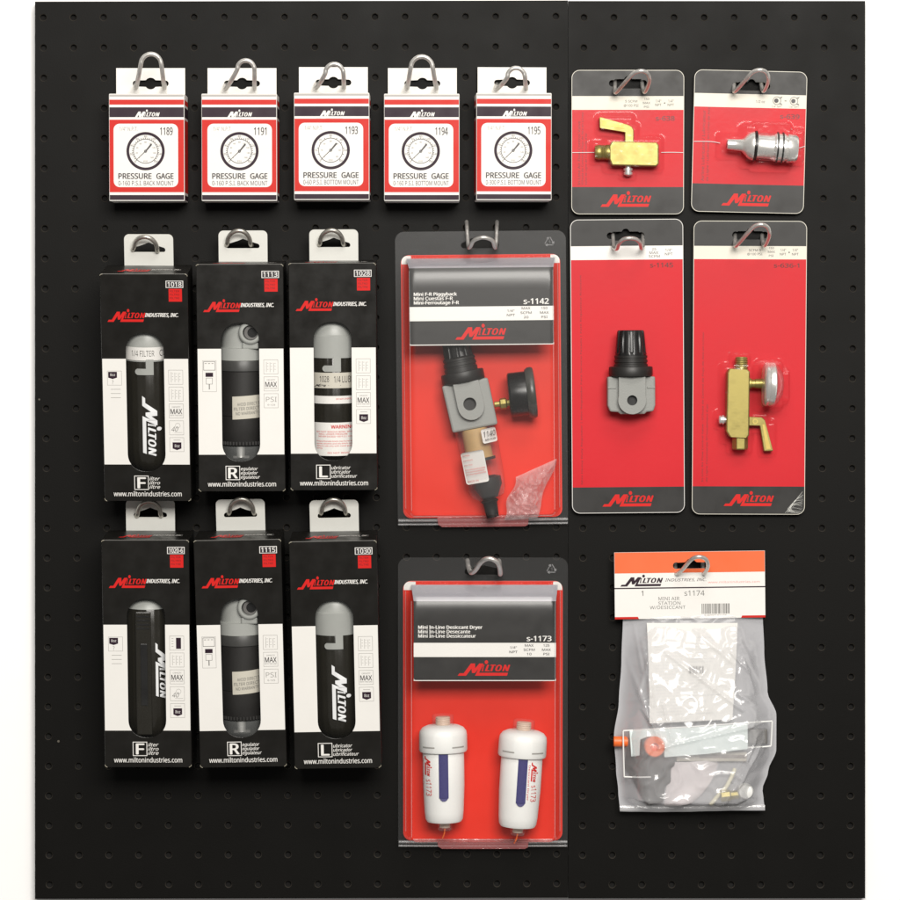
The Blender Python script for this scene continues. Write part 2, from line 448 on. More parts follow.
# ------------------------------------------------------------------ hooks
def hook(label, path, r=2.0, m=STEEL, group='wire hooks on the pegboard'):
    """one bent wire loop; path points are (photo x, photo y, distance from the board in pixels)"""
    p0, k = hit(path[0][0], path[0][1], 0)
    pts = []
    for x, y, d in path:
        q, kk = hit(x, y, d); pts.append((q - p0) / U)
    b = MB(); b.tube([(p.x, p.y, p.z) for p in pts], r, m, 12, 6)
    me = bpy.data.meshes.new('wire_hook'); me.from_pydata([tuple(Vector(v) * U) for v in b.v], [], b.f); me.materials.append(m)
    bm = bmesh.new(); bm.from_mesh(me); bmesh.ops.recalc_face_normals(bm, faces=bm.faces); bm.to_mesh(me); bm.free()
    me.polygons.foreach_set('use_smooth', [True] * len(me.polygons))
    o = bpy.data.objects.new('wire_hook', me); COL.objects.link(o); o.location = p0
    return tag(o, label, 'hook', group)


# ------------------------------------------------------------------ pressure gauge boxes
def gage_box(x0, y0, roll, num, sub, label, hooklabel, hookpts, dial='dense', yaw=0, tx=0):
    W, H, DEP = 75.5, 107.5, 40
    f = Frame('gauge_box', label, 'product box', (x0 + W / 2, y0 + H), d=DEP + 3, roll=roll, yaw=yaw, group='pressure gauge boxes')
    X = lambda u: x0 + u
    Y = lambda v: y0 + v
    b = MB()
    b.box(X(0), Y(0), X(W), Y(H), -DEP, 0, WHITE)
    c = b.build('carton', f, solid=True, bevel=0.9)
    b = MB(); h = 0.12
    b.rect(X(0.8), Y(0.9), X(W - 0.8), Y(3.0), h, mat('top_edge_shading', (0.42, 0.39, 0.37), 0.5)); b.rect(X(0.6), Y(6.0), X(W - 0.6), Y(11.0), h, REDB)  # grey strip paints in the shading of the rounded top edge
    b.rect(X(0.6), Y(13.6), X(W - 0.6), Y(23.5), h, PURP)
    outer = [(X(0.6), Y(26)), (X(W - 0.6), Y(26)), (X(W - 0.6), Y(98.6)), (X(0.6), Y(98.6))]
    px0 = 4.8 + tx
    b.poly(outer, h, REDB, (rrect(X(px0), Y(30), X(px0 + 64.5), Y(93.5), 6),))
    b.rect(X(0.6), Y(101.4), X(W - 0.6), Y(106.3), h, PURP)
    # printed side panels
    for sx, hx in ((0, -0.12), (W, 0.12)):
        for v0, v1, mm in ((6, 11, REDB), (13.6, 23.5, PURP), (26, 98.6, REDB), (101.4, 106.3, PURP)):
            b.add([(X(sx + hx), Y(v0), -1), (X(sx + hx), Y(v1), -1), (X(sx + hx), Y(v1), -DEP + 1), (X(sx + hx), Y(v0), -DEP + 1)], [(0, 1, 2, 3)], mm)
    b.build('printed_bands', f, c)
    b = MB(); b.logo(X(22.5), Y(15.8), X(51), Y(25.6), 0.3, WHITE); b.build('logo', f, c)
    q = px0
    def title(b):
        b.text('PRESSURE', X(q + 4.6), Y(79.6), X(q + 38), Y(85.2), 0.2, INK, 0.03); b.text('GAGE', X(q + 42.6), Y(79.6), X(q + 60.0), Y(85.2), 0.2, INK, 0.03)
        b.text(sub, X(q + 4.6), Y(87.2), X(q + 60.0), Y(91.8), 0.2, INK, -0.004)
    prints(f, c, thread_size=[lambda b: b.text('1/4" N.P.T.', X(q + 6), Y(33.2), X(q + 24), Y(37.2), 0.2, PALEI, 0.0)],
           box_number=[lambda b: b.text(num, X(q + 46.5), Y(33.6), X(q + 59.2), Y(41.3), 0.2, INK, 0.012)], title=[title])
    b = MB(); cx, cy = X(q + 32), Y(57.5)
    b.ring(circle(cx, cy, 19.2, 48), circle(cx, cy, 16.4, 48), 0.2, PURP)
    b.ring(circle(cx, cy, 12.4, 40), circle(cx, cy, 11.8, 40), 0.2, INK)
    n = 28 if dial == 'dense' else 10
    for k in range(n + 1):
        t = R(135 + 270 * k / n); c_, s_ = math.cos(t), math.sin(t); w_ = 0.32
        for ra, rb in ((12.6, 13.6),):
            b.poly([(cx + c_ * ra - s_ * w_, cy + s_ * ra + c_ * w_), (cx + c_ * rb - s_ * w_, cy + s_ * rb + c_ * w_), (cx + c_ * rb + s_ * w_, cy + s_ * rb - c_ * w_), (cx + c_ * ra + s_ * w_, cy + s_ * ra - c_ * w_)], 0.2, INK)
    lab = ['0', '20', '40', '60', '80', '100', '120', '140', '160'] if dial == 'dense' else ['0', '10', '20', '30', '40', '50', '60']
    for k, sx in enumerate(lab):
        t = R(135 + 270 * k / (len(lab) - 1)); wx = 0.75 * len(sx)
        b.text(sx, cx + 14.6 * math.cos(t) - wx, cy + 14.8 * math.sin(t) - 0.9, cx + 14.8 * math.cos(t) + wx, cy + 14.8 * math.sin(t) + 0.9, 0.2, INK)
        t2 = R(135 + 270 * k / (len(lab) - 1))
        b.text(sx, cx + 9 * math.cos(t2) - wx * 0.7, cy + 9 * math.sin(t2) - 0.7, cx + 9 * math.cos(t2) + wx * 0.7, cy + 9 * math.sin(t2) + 0.7, 0.2, INK)
    # needle: long thin tail to the lower left, thick tip to the upper right
    b.poly([(cx - 9.4, cy + 8.6), (cx + 0.3, cy - 0.9), (cx + 0.9, cy - 0.3), (cx - 9.1, cy + 8.9)], 0.3, INK)
    b.poly([(cx + 0.2, cy - 1.2), (cx + 5.2, cy - 7.6), (cx + 6.6, cy - 6.4), (cx + 1.2, cy - 0.2)], 0.34, INK)
    b.ring(circle(cx, cy, 1.5, 12), circle(cx, cy, 0.8, 12), 0.4, INK)
    b.text('PSI', cx - 2.0, cy + 9.3, cx + 2.0, cy + 10.8, 0.2, GREYI)
    b.build('gauge_picture', f, c)
    # hanging tab along the back edge, with its slot
    b = MB(); tx0, tx1, ty = X(3.2), X(W - 2.6), Y(-29); k = 1.01
    slot = []
    sc = (tx0 + tx1) / 2; sy = Y(-13.4)
    for i in range(9): t = R(90 + 180 * i / 8); slot.append((sc - 15.2 + 3.0 * math.cos(t), sy + 3.0 * math.sin(t)))
    for i in range(9): t = R(215 + 110 * i / 8); slot.append((sc + 5.9 * math.cos(t), sy + 5.9 * math.sin(t)))
    for i in range(9): t = R(270 + 180 * i / 8); slot.append((sc + 15.2 + 3.0 * math.cos(t), sy + 3.0 * math.sin(t)))
    for i in range(9): t = R(35 + 110 * i / 8); slot.append((sc + 5.9 * math.cos(t), sy + 5.9 * math.sin(t)))
    b.prism([(tx0, ty), (tx1, ty), (tx1, Y(1)), (tx0, Y(1))], -DEP + 0.3, -DEP + 1.3, WHITE, KRAFT, (slot,))
    b.build('hang_tab', f, solid=True)
    hook(hooklabel, hookpts, 2.2)
    return f


def loop_up(lx0, rx0, lx1, rx1, top, low, cx=None):
    """a loop hook whose closed end is bent upwards in front of the box"""
    cx = cx or (lx1 + rx1) / 2
    rad = (rx1 - lx1) / 2; ym = top + rad * 1.15; P = [(lx0, low - 7, -2), (lx0, low - 2, 30), (lx0 + (lx1 - lx0) * 0.5, (low + ym) / 2, 50)]
    for i in range(7): t = R(180 - 30 * i); P.append((cx + rad * math.cos(t), ym - rad * 1.1 * math.sin(t), 58 + 3 * math.sin(t)))
    return P + [(rx0 + (rx1 - rx0) * 0.5, (low + ym) / 2, 50), (rx0, low - 2, 30), (rx0, low - 7, -2)]


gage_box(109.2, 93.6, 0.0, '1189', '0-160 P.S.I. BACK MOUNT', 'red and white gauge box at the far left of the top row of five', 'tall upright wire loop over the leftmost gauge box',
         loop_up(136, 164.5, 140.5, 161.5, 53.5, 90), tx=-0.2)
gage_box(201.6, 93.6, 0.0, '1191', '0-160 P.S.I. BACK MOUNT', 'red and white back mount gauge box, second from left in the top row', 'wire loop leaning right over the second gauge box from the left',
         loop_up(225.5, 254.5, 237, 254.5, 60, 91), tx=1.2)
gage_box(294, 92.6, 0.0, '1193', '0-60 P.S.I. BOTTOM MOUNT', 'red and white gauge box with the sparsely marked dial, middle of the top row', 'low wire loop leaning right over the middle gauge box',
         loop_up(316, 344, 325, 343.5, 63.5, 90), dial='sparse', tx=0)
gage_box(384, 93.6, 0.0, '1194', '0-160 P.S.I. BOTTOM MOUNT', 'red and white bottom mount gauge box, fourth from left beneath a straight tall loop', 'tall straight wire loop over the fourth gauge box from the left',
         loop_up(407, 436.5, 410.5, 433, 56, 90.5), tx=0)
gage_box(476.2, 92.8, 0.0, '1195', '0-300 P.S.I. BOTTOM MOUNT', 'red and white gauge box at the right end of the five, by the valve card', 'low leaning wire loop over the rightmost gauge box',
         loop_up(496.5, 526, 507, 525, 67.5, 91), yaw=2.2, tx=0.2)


# ------------------------------------------------------------------ black window boxes
CW, CH, CD = 86.5, 227.0, 62.0


def icon(b, x, y, kind):
    h = 0.2
    b.frame(x, y, x + 14.5, y + 14.5, 0.35, h, PALEI)
    if kind == 'max':
        b.text('MAX', x + 1.4, y + 5.2, x + 13.1, y + 10.2, h, INK, 0.01)
        b.text('CAPACITY', x + 3.0, y + 2.6, x + 11.6, y + 4.0, h, GREYI); b.text('WITH THIS UNIT', x + 1.0, y + 11, x + 13.5, y + 12.4, h, GREYI)
    elif kind == 'auto':
        b.poly([(x + 3, y + 5), (x + 11.8, y + 5), (x + 11.8, y + 11.2), (x + 7.4, y + 12.8), (x + 3, y + 11.2)], h, PURP)
        b.text('8oz', x + 5, y + 7, x + 10, y + 10, h + 0.1, WHITE); b.rect(x + 4, y + 2.4, x + 11, y + 2.9, h, PALEI)
    elif kind == 'micron':
        b.text('40', x + 2, y + 6, x + 9, y + 11, h, GREYI, shear=0.3); b.rect(x + 5, y + 11.8, x + 13, y + 12.1, h, PALEI)
        b.ring(circle(x + 8.5, y + 5, 2.6, 12), circle(x + 8.5, y + 5, 2.3, 12), h + 0.05, PALEI)
    elif kind == 'psi':
        b.text('PSI', x + 2, y + 3.4, x + 12.8, y + 8.4, h, PALEI, -0.01); b.text('0-125', x + 3.6, y + 10.6, x + 11.2, y + 12.2, h, GREYI)
    elif kind == 'dark':
        b.rect(x + 6.5, y + 2, x + 11.5, y + 13, h, PURP)
        for k in range(4): b.rect(x + 2, y + 2.5 + 2.6 * k, x + 4, y + 2.9 + 2.6 * k, h, PALEI)
    else:
        for k in range(3):
            b.rect(x + 2.6 + 3.6 * k, y + 2.2 + k * 0.5, x + 3.0 + 3.6 * k, y + 12.4, h, PALEI)
            for j in range(3): b.rect(x + 3.6 + 3.6 * k, y + 3.4 + 3 * j, x + 4.8 + 3.6 * k, y + 3.8 + 3 * j, h, PALEI)


def window_box(x0, y0, roll, pitch, num, letter, words, icons, left, label, depth=0, lx=28.0):
    DEP = CD
    f = Frame('window_box', label, 'product box', (x0 + CW / 2, y0 + CH), d=DEP + 3 + depth, roll=roll, pitch=pitch, group='black window boxes', mid=CH / 2)
    X = lambda u: x0 + u
    Y = lambda v: y0 + v
    wx0, wx1, wy0, wy1 = X(24), X(62), Y(58.5), Y(197)
    win = rrect(wx0, wy0, wx1, wy1, 17.2, 8)
    b = MB()
    b.prism([(X(0), Y(0)), (X(CW), Y(0)), (X(CW), Y(CH)), (X(0), Y(CH))], -0.9, 0, BLK, BLKM, (win,))
    b.box(X(0), Y(0), X(0.9), Y(CH), -DEP, -0.9, BLK); b.box(X(CW - 0.9), Y(0), X(CW), Y(CH), -DEP, -0.9, BLK)
    b.box(X(0.9), Y(0), X(CW - 0.9), Y(0.9), -DEP, -0.9, BLK); b.box(X(0.9), Y(CH - 0.9), X(CW - 0.9), Y(CH), -DEP, -0.9, BLK)
    b.box(X(0.9), Y(0.9), X(CW - 0.9), Y(CH - 0.9), -DEP, -DEP + 0.9, BLKM)
    c = b.build('carton', f, solid=True, bevel=0.35)
    # worn pale creases at the corners and along the top edge
    b = MB()
    for (u, v, du, dv) in ((0, 0, 2.6, 1.6), (CW - 2.4, 0, 2.4, 2.2), (0, CH - 2.6, 2.2, 2.6), (CW - 2.2, CH - 2.6, 2.2, 2.6)):
        sgn = 1 if u == 0 else -1; e = 0.15
        b = MB(); b.tube([(X(u + (0 if sgn > 0 else du)), Y(v + dv if v == 0 else v), e), (X(u + (0.25 if sgn > 0 else du - 0.25)), Y(v + (dv / 2)), e), (X(u + (du if sgn > 0 else 0)), Y(v + (0 if v == 0 else dv)), e)], 0.28, KRAFT, 6, 3); b.build('worn_corner', f, c)
    b = MB()
    b.tube([(X(1), Y(-0.05), -0.1), (X(CW / 2), Y(0.1), -0.1), (X(CW - 1), Y(-0.05), -0.1)], 0.3, GREYI, 6, 6)
    b.build('worn_edge', f, c)
    b = MB(); h = 0.12; yb0, yb1 = Y(84), Y(190)
    lp = sorted([p for p in win if p[0] < X(43) and Y(150) < p[1] < yb1], key=lambda p: p[1])
    rp = sorted([p for p in win if p[0] > X(43) and Y(150) < p[1] < yb1], key=lambda p: p[1])
    ex = lambda side: (wx0 if side < 0 else wx1)
    def edge_x(side):                                           # window outline where the white band ends
        cyc = wy1 - 17.2; dx = math.sqrt(max(0, 17.2 ** 2 - (yb1 - cyc) ** 2))
        return (wx0 + 17.2 - dx) if side < 0 else (wx1 - 17.2 + dx)
    b.poly([(X(0.4), yb0), (wx0, yb0)] + lp + [(edge_x(-1), yb1), (X(0.4), yb1)], h, WHITE); b.build('white_panel', f, c); b = MB()
    b.poly([(X(CW - 0.4), yb0), (wx1, yb0)] + rp + [(edge_x(1), yb1), (X(CW - 0.4), yb1)], h, WHITE)
    b.build('white_panel', f, c)
    b = MB(); b.logo(X(6.5), Y(34.5), X(44.5), Y(47.3), 0.15, REDL); b.build('logo', f, c)
    h = 0.15
    def plate(b):
        b.rect(X(65), Y(6.6), X(82.4), Y(13.6), h, WHITE); b.rect(X(65.7), Y(7.2), X(81.7), Y(13.0), h + 0.1, INK)
        b.text(num, X(66.8), Y(7.8), X(80.8), Y(12.5), h + 0.2, WHITE, 0.02)
    def patch(b):
        b.rect(X(67.8), Y(14.6), X(81), Y(27.2), h, REDL)
        for k, s_ in enumerate(('FILTER', 'FILTRO', 'FILTRE')): b.text(s_, X(69.0), Y(16.0 + 3.4 * k), X(78.5), Y(17.8 + 3.4 * k), h + 0.1, DREDI, -0.01)
    def mark(b):
        b.frame(X(lx), Y(201.3), X(lx + 14.5), Y(215.6), 0.7, h, WHITE)
        b.text(letter, X(lx + (3.0 if letter != 'R' else 2.4)), Y(203.2), X(lx + (11.8 if letter != 'R' else 12.4)), Y(213.8), h, WHITE, 0.035)
        for k, wd in enumerate(words): b.text(wd, X(lx + 15.2), Y(202.4 + 4.2 * k), X(lx + 15.2 + 2.15 * len(wd)), Y(206.0 + 4.2 * k), h, WHITE, 0.01, 0.3)
    prints(f, c, company_name=[lambda b: b.text('INDUSTRIES, INC.', X(43.6), Y(38.6), X(77), Y(43.0), h, WHITE, 0.03, 0.3)], number_plate=[plate], red_square=[patch], letter_mark=[mark],
           web_address=[lambda b: b.text('www.miltonindustries.com', X(9.0), Y(217.0), X(77.5), Y(222.2), h, WHITE, 0.012)],
           icon=[(lambda b, k=k, kd=kd: icon(b, X(66.2), Y(95 + 16.9 * k), kd)) for k, kd in enumerate(icons)])
    b = MB()
    # the same lettering on the top flap, seen foreshortened
    q = b.logo(X(15), 0, X(48), 12, 0, REDL); b.warp(lambda x, y, hh: (x, Y(-0.15), -(36 - y * 1.6)), q)
    q = b.text('INDUSTRIES, INC.', X(48), 2, X(78), 7, 0, WHITE, 0.02, 0.3); b.warp(lambda x, y, hh: (x, Y(-0.15), -(36 - y * 1.6)), q)
    b.build('flap_print', f, c)
    b = MB()
    if left == 'tag':
        b.frame(X(5), Y(96), X(19.5), Y(110.5), 0.35, h, PALEI)
        b.poly([(X(6), Y(97)), (X(14.8), Y(97)), (X(14.8), Y(102.8)), (X(10.4), Y(104.2)), (X(6), Y(102.8))], h + 0.05, PURP)
        b.text('8oz', X(8), Y(98.6), X(13), Y(101.2), h + 0.15, WHITE); b.text('?', X(9.5), Y(105.4), X(11.2), Y(109.4), h, GREYI)
        for k in range(3): b.rect(X(8.2), Y(114.2 + 4.2 * k), X(18.2), Y(114.7 + 4.2 * k), h, PALEI)
    elif left == 'diagram':
        b.frame(X(5), Y(95.5), X(19), Y(127), 0.35, h, PALEI)
        b.frame(X(6), Y(96.5), X(18), Y(105.5), 0.5, h + 0.05, GREYI); b.rect(X(8), Y(107.8), X(15.6), Y(112), h, PURP)
        b.frame(X(8.4), Y(113), X(15), Y(119.4), 0.4, h, GREYI); b.rect(X(11.2), Y(119.4), X(12.2), Y(124.6), h, GREYI)
        for k in range(3): b.rect(X(7.4 + 3.4 * k), Y(98.4), X(9.4 + 3.4 * k), Y(98.9), h + 0.1, GREYI)
    if left: b.build('icon', f, c)
    b = MB(); b.poly(rrect(wx0 - 3, wy0 - 3, wx1 + 3, wy1 + 3, 18, 8), -1.2, CLEAR); b.build('window_film', f)
    # tab
    b = MB(); tw = 49.6; tx0 = X(CW / 2 - tw / 2 - 0.5); tx1 = tx0 + tw; cx = (tx0 + tx1) / 2; sy = Y(-15.6)
    hole = [(cx - 15.4, sy + 2.2)]
    for i in range(7): t = R(150 + 110 * i / 6); hole.append((cx - 14.2 + 2.6 * math.cos(t), sy + 0.2 + 2.6 * math.sin(t)))
    hole += [(cx - 5, sy - 5.4), (cx, sy - 7.4), (cx + 5, sy - 5.4)]
    for i in range(7): t = R(280 + 110 * i / 6); hole.append((cx + 14.2 + 2.6 * math.cos(t), sy + 0.2 + 2.6 * math.sin(t)))
    hole += [(cx + 15.4, sy + 2.2)]
    b.prism(rrect(tx0, Y(-31.2), tx1, Y(0.5), 5, 6, (1, 1, 0, 0)), -DEP + 0.4, -DEP + 1.4, TABW, KRAFT, (hole,))
    b.build('hang_tab', f, solid=True)
    return f, X, Y


def canister_base(f, X, Y, label, cap_from=62.0):
    g = Frame('air_line_unit', label, 'air tool part', (X(43), Y(205)), base=f, h=-31, group='units inside the window boxes')
    return g, X(43), 26.5, -31.0


def cyl_wrap(cx, Rr, ax):
    return lambda x, y, h: (x, y, ax + math.sqrt(max(0.01, (Rr + h) ** 2 - (x - cx) ** 2)))


def wrapped(b, cx, Rr, ax, x0, x1, y0, y1, h, m, n=16):
    q = len(b.v); b.grid(n, 2, lambda i, j: (x0 + (x1 - x0) * i, y0 + (y1 - y0) * j, h), m); b.warp(cyl_wrap(cx, Rr, ax), q)


def bowl_unit(f, X, Y, label, kind):
    g, cx, Rr, ax = canister_base(f, X, Y, label)
    # grey cap
    b = MB()
    if kind == 'sight':
        b.lathe([(Y(56), 1), (Y(57.5), 15), (Y(61), 22), (Y(66), 25), (Y(70), Rr)], (cx, 0, ax), (0, 1, 0), GREYC, 40)
        y_c = 70
    elif kind == 'label':
        b.lathe([(Y(50), 4), (Y(52), 15), (Y(58), 22), (Y(64), 25), (Y(73), Rr), (Y(88), Rr)], (cx, 0, ax), (0, 1, 0), GREYC, 40); y_c = 86.5
    else:
        b.lathe([(Y(50), 4), (Y(52), 15), (Y(56), 20), (Y(64), 24.5), (Y(72), 25.6), (Y(73), 26.8), (Y(95), Rr)], (cx, 0, ax), (0, 1, 0), GREYC, 40); y_c = 94
    b.build('cap', g, smooth=True)
    b = MB()
    rib = lambda t, r, a: r - (0.5 if (math.cos(a * 22) > 0.55) else 0)
    b.lathe([(Y(y_c), Rr - 1.2), (Y(y_c + 1), Rr - 0.6), (Y(176), Rr - 0.8), (Y(190), Rr - 2.4), (Y(199), Rr - 8), (Y(204), 8)], (cx, 0, ax), (0, 1, 0), BLKS, 88, fn=rib)
    bowl = b.build('bowl_guard', g, smooth=True)
    if kind != 'sight':                                          # bayonet slot in the guard, with the grey cap's hook in it
        b = MB(); k = 0.6
        x0 = cx - 1.5; jy = y_c - 1
        def strip(xa, xb, ya, yb): wrapped(b, cx, Rr, ax, xa, xb, ya, yb, k, GREYC, 8)
        strip(x0 + 2, x0 + 9.5, jy, jy + 15.5)
        strip(x0 - 6, x0 + 2, jy + 9.2, jy + 15.5)
        q = len(b.v); b.poly(circle(x0 - 6, jy + 12.3, 3.2, 14), k + 0.05, GREYC); b.warp(cyl_wrap(cx, Rr, ax), q)
        if y_c:
            for i in range(0, len(b.v)):
                v = b.v[i]; b.v[i] = (v[0], Y(v[1]), v[2])
        b.build('bayonet_lug', g, g.o)
    if kind == 'sight':
        b = MB(); fr = ax + Rr
        b.box(cx - 11.5, Y(72), cx + 4.5, Y(196), fr - 5, fr - 0.2, BLKS)
        b.build('sight_housing', g, bowl, bevel=1.4, solid=True)
        b = MB(); b.box(cx - 6.5, Y(104), cx + 0.5, Y(166), fr - 0.6, fr + 0.35, BLKP); b.build('sight_glass', g, bowl, bevel=0.8, solid=True)
        b = MB()
        for yy in (76, 80, 84, 88): b.box(cx - 10, Y(yy), cx + 3, Y(yy + 1.4), fr - 1, fr + 0.2, BLKP)
        b.build('rib', g, bowl, solid=True)
        b = MB(); b.logo(cx + 8.5, Y(103), cx + 22, Y(160), 0.3, SILVP, rot=-90); b.warp(cyl_wrap(cx, Rr, ax)); b.build('logo', g, bowl)
    if kind in ('label', 'plain'):
        b = MB(); b.logo(cx - 4, Y(122 if kind == 'label' else 124), cx + 14.8, Y(183 if kind == 'label' else 182), 0.3, SILVP, rot=-90); b.warp(cyl_wrap(cx, Rr, ax)); b.build('logo', g, bowl)
    if kind == 'label':
        b = MB(); wrapped(b, cx, Rr, ax, cx - 25, cx + 25, Y(73.5), Y(86.5), 0.6, WHITE, 30)
        q = b.text('1/4 FILTER', cx - 14, Y(76.6), cx + 9, Y(82.4), 0.8, GREYI); q2 = b.text('CU', cx + 14, Y(76.2), cx + 20, Y(82.4), 0.8, INK)
        b.warp(cyl_wrap(cx, Rr, ax), q); b.build('sticker', g)
    if kind == 'warning':
        b = MB()
        for y0_, y1_ in ((109.5, 125), (132.8, 140.6)): wrapped(b, cx, Rr, ax, cx - 25.5, cx + 25.5, Y(y0_), Y(y1_), 0.3, BEIGE if y0_ < 120 else WHITE, 30)
        wrapped(b, cx, Rr, ax, cx - 24.5, cx + 25, Y(159.5), Y(193), 0.3, WHITE, 30)
        q = b.text('1028', cx - 13.5, Y(112.8), cx - 4, Y(118.8), 0.5, INK); b.text('1/4 LUBE', cx + 1, Y(112.8), cx + 20, Y(119.4), 0.5, INK)
        b.logo(cx - 19.5, Y(120.6), cx - 7, Y(123.6), 0.5, INK); b.rect(cx - 5, Y(122), cx + 8, Y(122.4), 0.5, GREYI)
        b.text('DO NOT OVERFILL', cx + 3, Y(135), cx + 20, Y(136.6), 0.5, REDL); b.rect(cx - 10, Y(138.2), cx + 18, Y(138.6), 0.5, PALEI)
        b.text('WARNING', cx - 2.5, Y(162), cx + 21, Y(165.4), 0.5, REDL, 0.03)
        for k, (s_, xa, xb) in enumerate((('DO NOT REMOVE BOWL WHEN', -17, 21), ('WELL UNDER PRESSURE', -15, 14), ('NEVER EXCEED 150 P.S.I. LOW', -15, 20), ('', 0, 0), ('Polycarbonate bowls may burst with', -17, 21), ('some solvents and oils which cause', -17, 21), ('failure use only with metal guard', -17, 20), ('only', -17, -11), ('', 0, 0), ('DO NOT REMOVE', -6, 20))):
            if s_: b.text(s_, cx + xa, Y(168 + 2.35 * k), cx + xb, Y(169.5 + 2.35 * k), 0.5, REDL)
        b.warp(cyl_wrap(cx, Rr, ax), q); b.build('sticker', g)
    return g


def regulator_unit(f, X, Y, label):
    g, cx, Rr, ax = canister_base(f, X, Y, label)
    b = MB(); fr = ax + Rr
    b.lathe([(Y(50), 6), (Y(53), 15), (Y(58), 20), (Y(64), 21.6), (Y(84), 22), (Y(84.5), 26.2), (Y(96.5), 26.4)], (cx, 0, ax), (0, 1, 0), GREYC, 44)
    body = b.build('body', g, smooth=True)
    b = MB(); px, py = cx + 10.0, Y(68.5)
    b.lathe([(-12, 12.5), (-5.2, 12), (-3.2, 11), (-2.4, 9.4), (-2.6, 7.8), (-8.6, 7.3)], (px, py, 0), (0, 0, 1), GREYC, 32, cap=False)
    b.build('port', g, body, smooth=True)
    b = MB(); b.poly(circle(px, py, 7.3, 28), -8.4, BLKP); b.ring(circle(px + 0.6, py, 6.9, 28), circle(px + 1.8, py, 4.9, 28), -6.4, GREYM); b.build('port_bore', g, body)
    b = MB(); b.box(cx + 1.5, Y(78), cx + 18, Y(85), -14, -5.5, GREYC); b.build('port_web', g, body, bevel=1.5, solid=True)
    b = MB()
    b.lathe([(Y(96.2), 25.6), (Y(97), Rr - 0.4), (Y(107), Rr - 0.2), (Y(107.6), Rr - 1.6)], (cx, 0, ax), (0, 1, 0), mat('charcoal_ring', (0.045, 0.045, 0.043), 0.4), 48); b.build('collar', g, smooth=True)
    b = MB()
    b.lathe([(Y(107.4), Rr - 1.8), (Y(108), Rr - 1.2), (Y(152), Rr - 1.2), (Y(152.3), Rr - 2.2), (Y(153.2), Rr - 2.2), (Y(153.5), Rr - 1.4), (Y(178), Rr - 1.6), (Y(182), Rr - 4), (Y(182.5), 6)], (cx, 0, ax), (0, 1, 0), BLKM, 48)
    kn = b.build('knob', g, smooth=True)
    b = MB()
    for k in range(26):
        t = R(-100 + 200 * k / 25); xx = cx + (Rr - 2.4) * math.sin(t); hh = ax + (Rr - 2.4) * math.cos(t)
        b.box(xx - 0.9, Y(178), xx + 0.9, Y(181.4), hh - 0.5, hh + 1.3, BLKM)
    b.build('knurl', g, kn, solid=True)
    b = MB(); wrapped(b, cx, Rr - 1, ax, cx - 9, cx + 23, Y(132), Y(155), 0.25, BEIGE, 24)
    q = len(b.v)
    for k, s_ in enumerate(('AVOID DIRECT SUN', 'FILTER DIRECTLY', 'NO WARRANTY OF')):
        b.text(s_, cx - 5.5 + (1.5 if k == 0 else 0) - (2 if k == 1 else 0), Y(138.5 + 4.6 * k), cx + 22, Y(141.6 + 4.6 * k), 0.5, GREYI)
    b.warp(cyl_wrap(cx, Rr - 1, ax), q)
    b.warp(lambda x, y, h: (x, y - (x - cx) * 0.06, h)); b.build('sticker', g, kn)
    b = MB(); b.lathe([(Y(183), 25), (Y(194), 24), (Y(202), 18), (Y(206), 6)], (cx, 0, ax), (0, 1, 0), FROST, 40); b.build('cup', g, smooth=True)
    b = MB(); b.lathe([(Y(183), 4.5), (Y(192), 4.2), (Y(194), 4.5)], (cx - 1.5, 0, fr - 9), (0, 1, 0), CHROME, 20)
    b.box(cx - 9, Y(192.8), cx + 7, Y(195), fr - 12, fr - 7, GREYM); b.build('stem', g, smooth=True)
    return g


def loop_small(cx, cy, dep, wl=11.6, rise=15, lean=0.0):
    """short loop hook seen end-on through the tab"""
    p = [(cx - wl - 1.5, cy + 1, -2), (cx - wl - 1, cy + 1, dep - 6)]
    for i in range(9):
        t = R(180 + 180 * i / 8)
        p.append((cx + lean * 3 + wl * math.cos(t), cy - 1 + (rise - 2) * math.sin(t) + lean * 6 * math.cos(t), dep + 4 + 10 * abs(math.sin(t))))
    p += [(cx + wl + 1, cy + 1 + lean * 6, dep - 6), (cx + wl + 1.5, cy + 1, -2)]
    return p


F_W, R_W, L_W = ('ilter', 'iltro', 'iltre'), ('egulator', 'egulador', 'egulateur'), ('ubricator', 'ubricador', 'ubrificateur')
BX = [
    (104.6, 274.0, 0.1, 9.5, '1018', 'F', F_W, ['lines', 'lines', 'max', 'micron', 'auto'], 'tag', 'black window box hanging lowest in the upper row, showing a FILTER band', 30.0),
    (198.8, 264.3, -0.2, 4.2, '1113', 'R', R_W, ['lines', 'max', 'psi'], 'diagram', 'middle black window box of the upper row, with the letter R', 27.0),
    (290.8, 263.2, -0.25, 4.2, '1028', 'L', L_W, ['lines', 'lines', 'max', 'auto'], None, 'black window box with a red printed warning sticker behind its window', 25.5),
    (105.0, 540.2, 0.0, 5.6, '1020-6', 'F', F_W, ['dark', 'lines', 'max', 'micron', 'auto'], 'tag', 'lower left black window box with a black sight-tube unit behind its window', 28.0),
    (200.2, 540.0, -1.0, 5.6, '1115', 'R', R_W, ['lines', 'max', 'psi'], 'diagram', 'middle black window box of the lower row, with the letter R', 27.5),
    (294.8, 541.2, -1.0, 6.0, '1030', 'L', L_W, ['lines', 'lines', 'max', 'auto'], None, 'lower right black window box with a grey domed unit and white upright lettering', 23.5)]
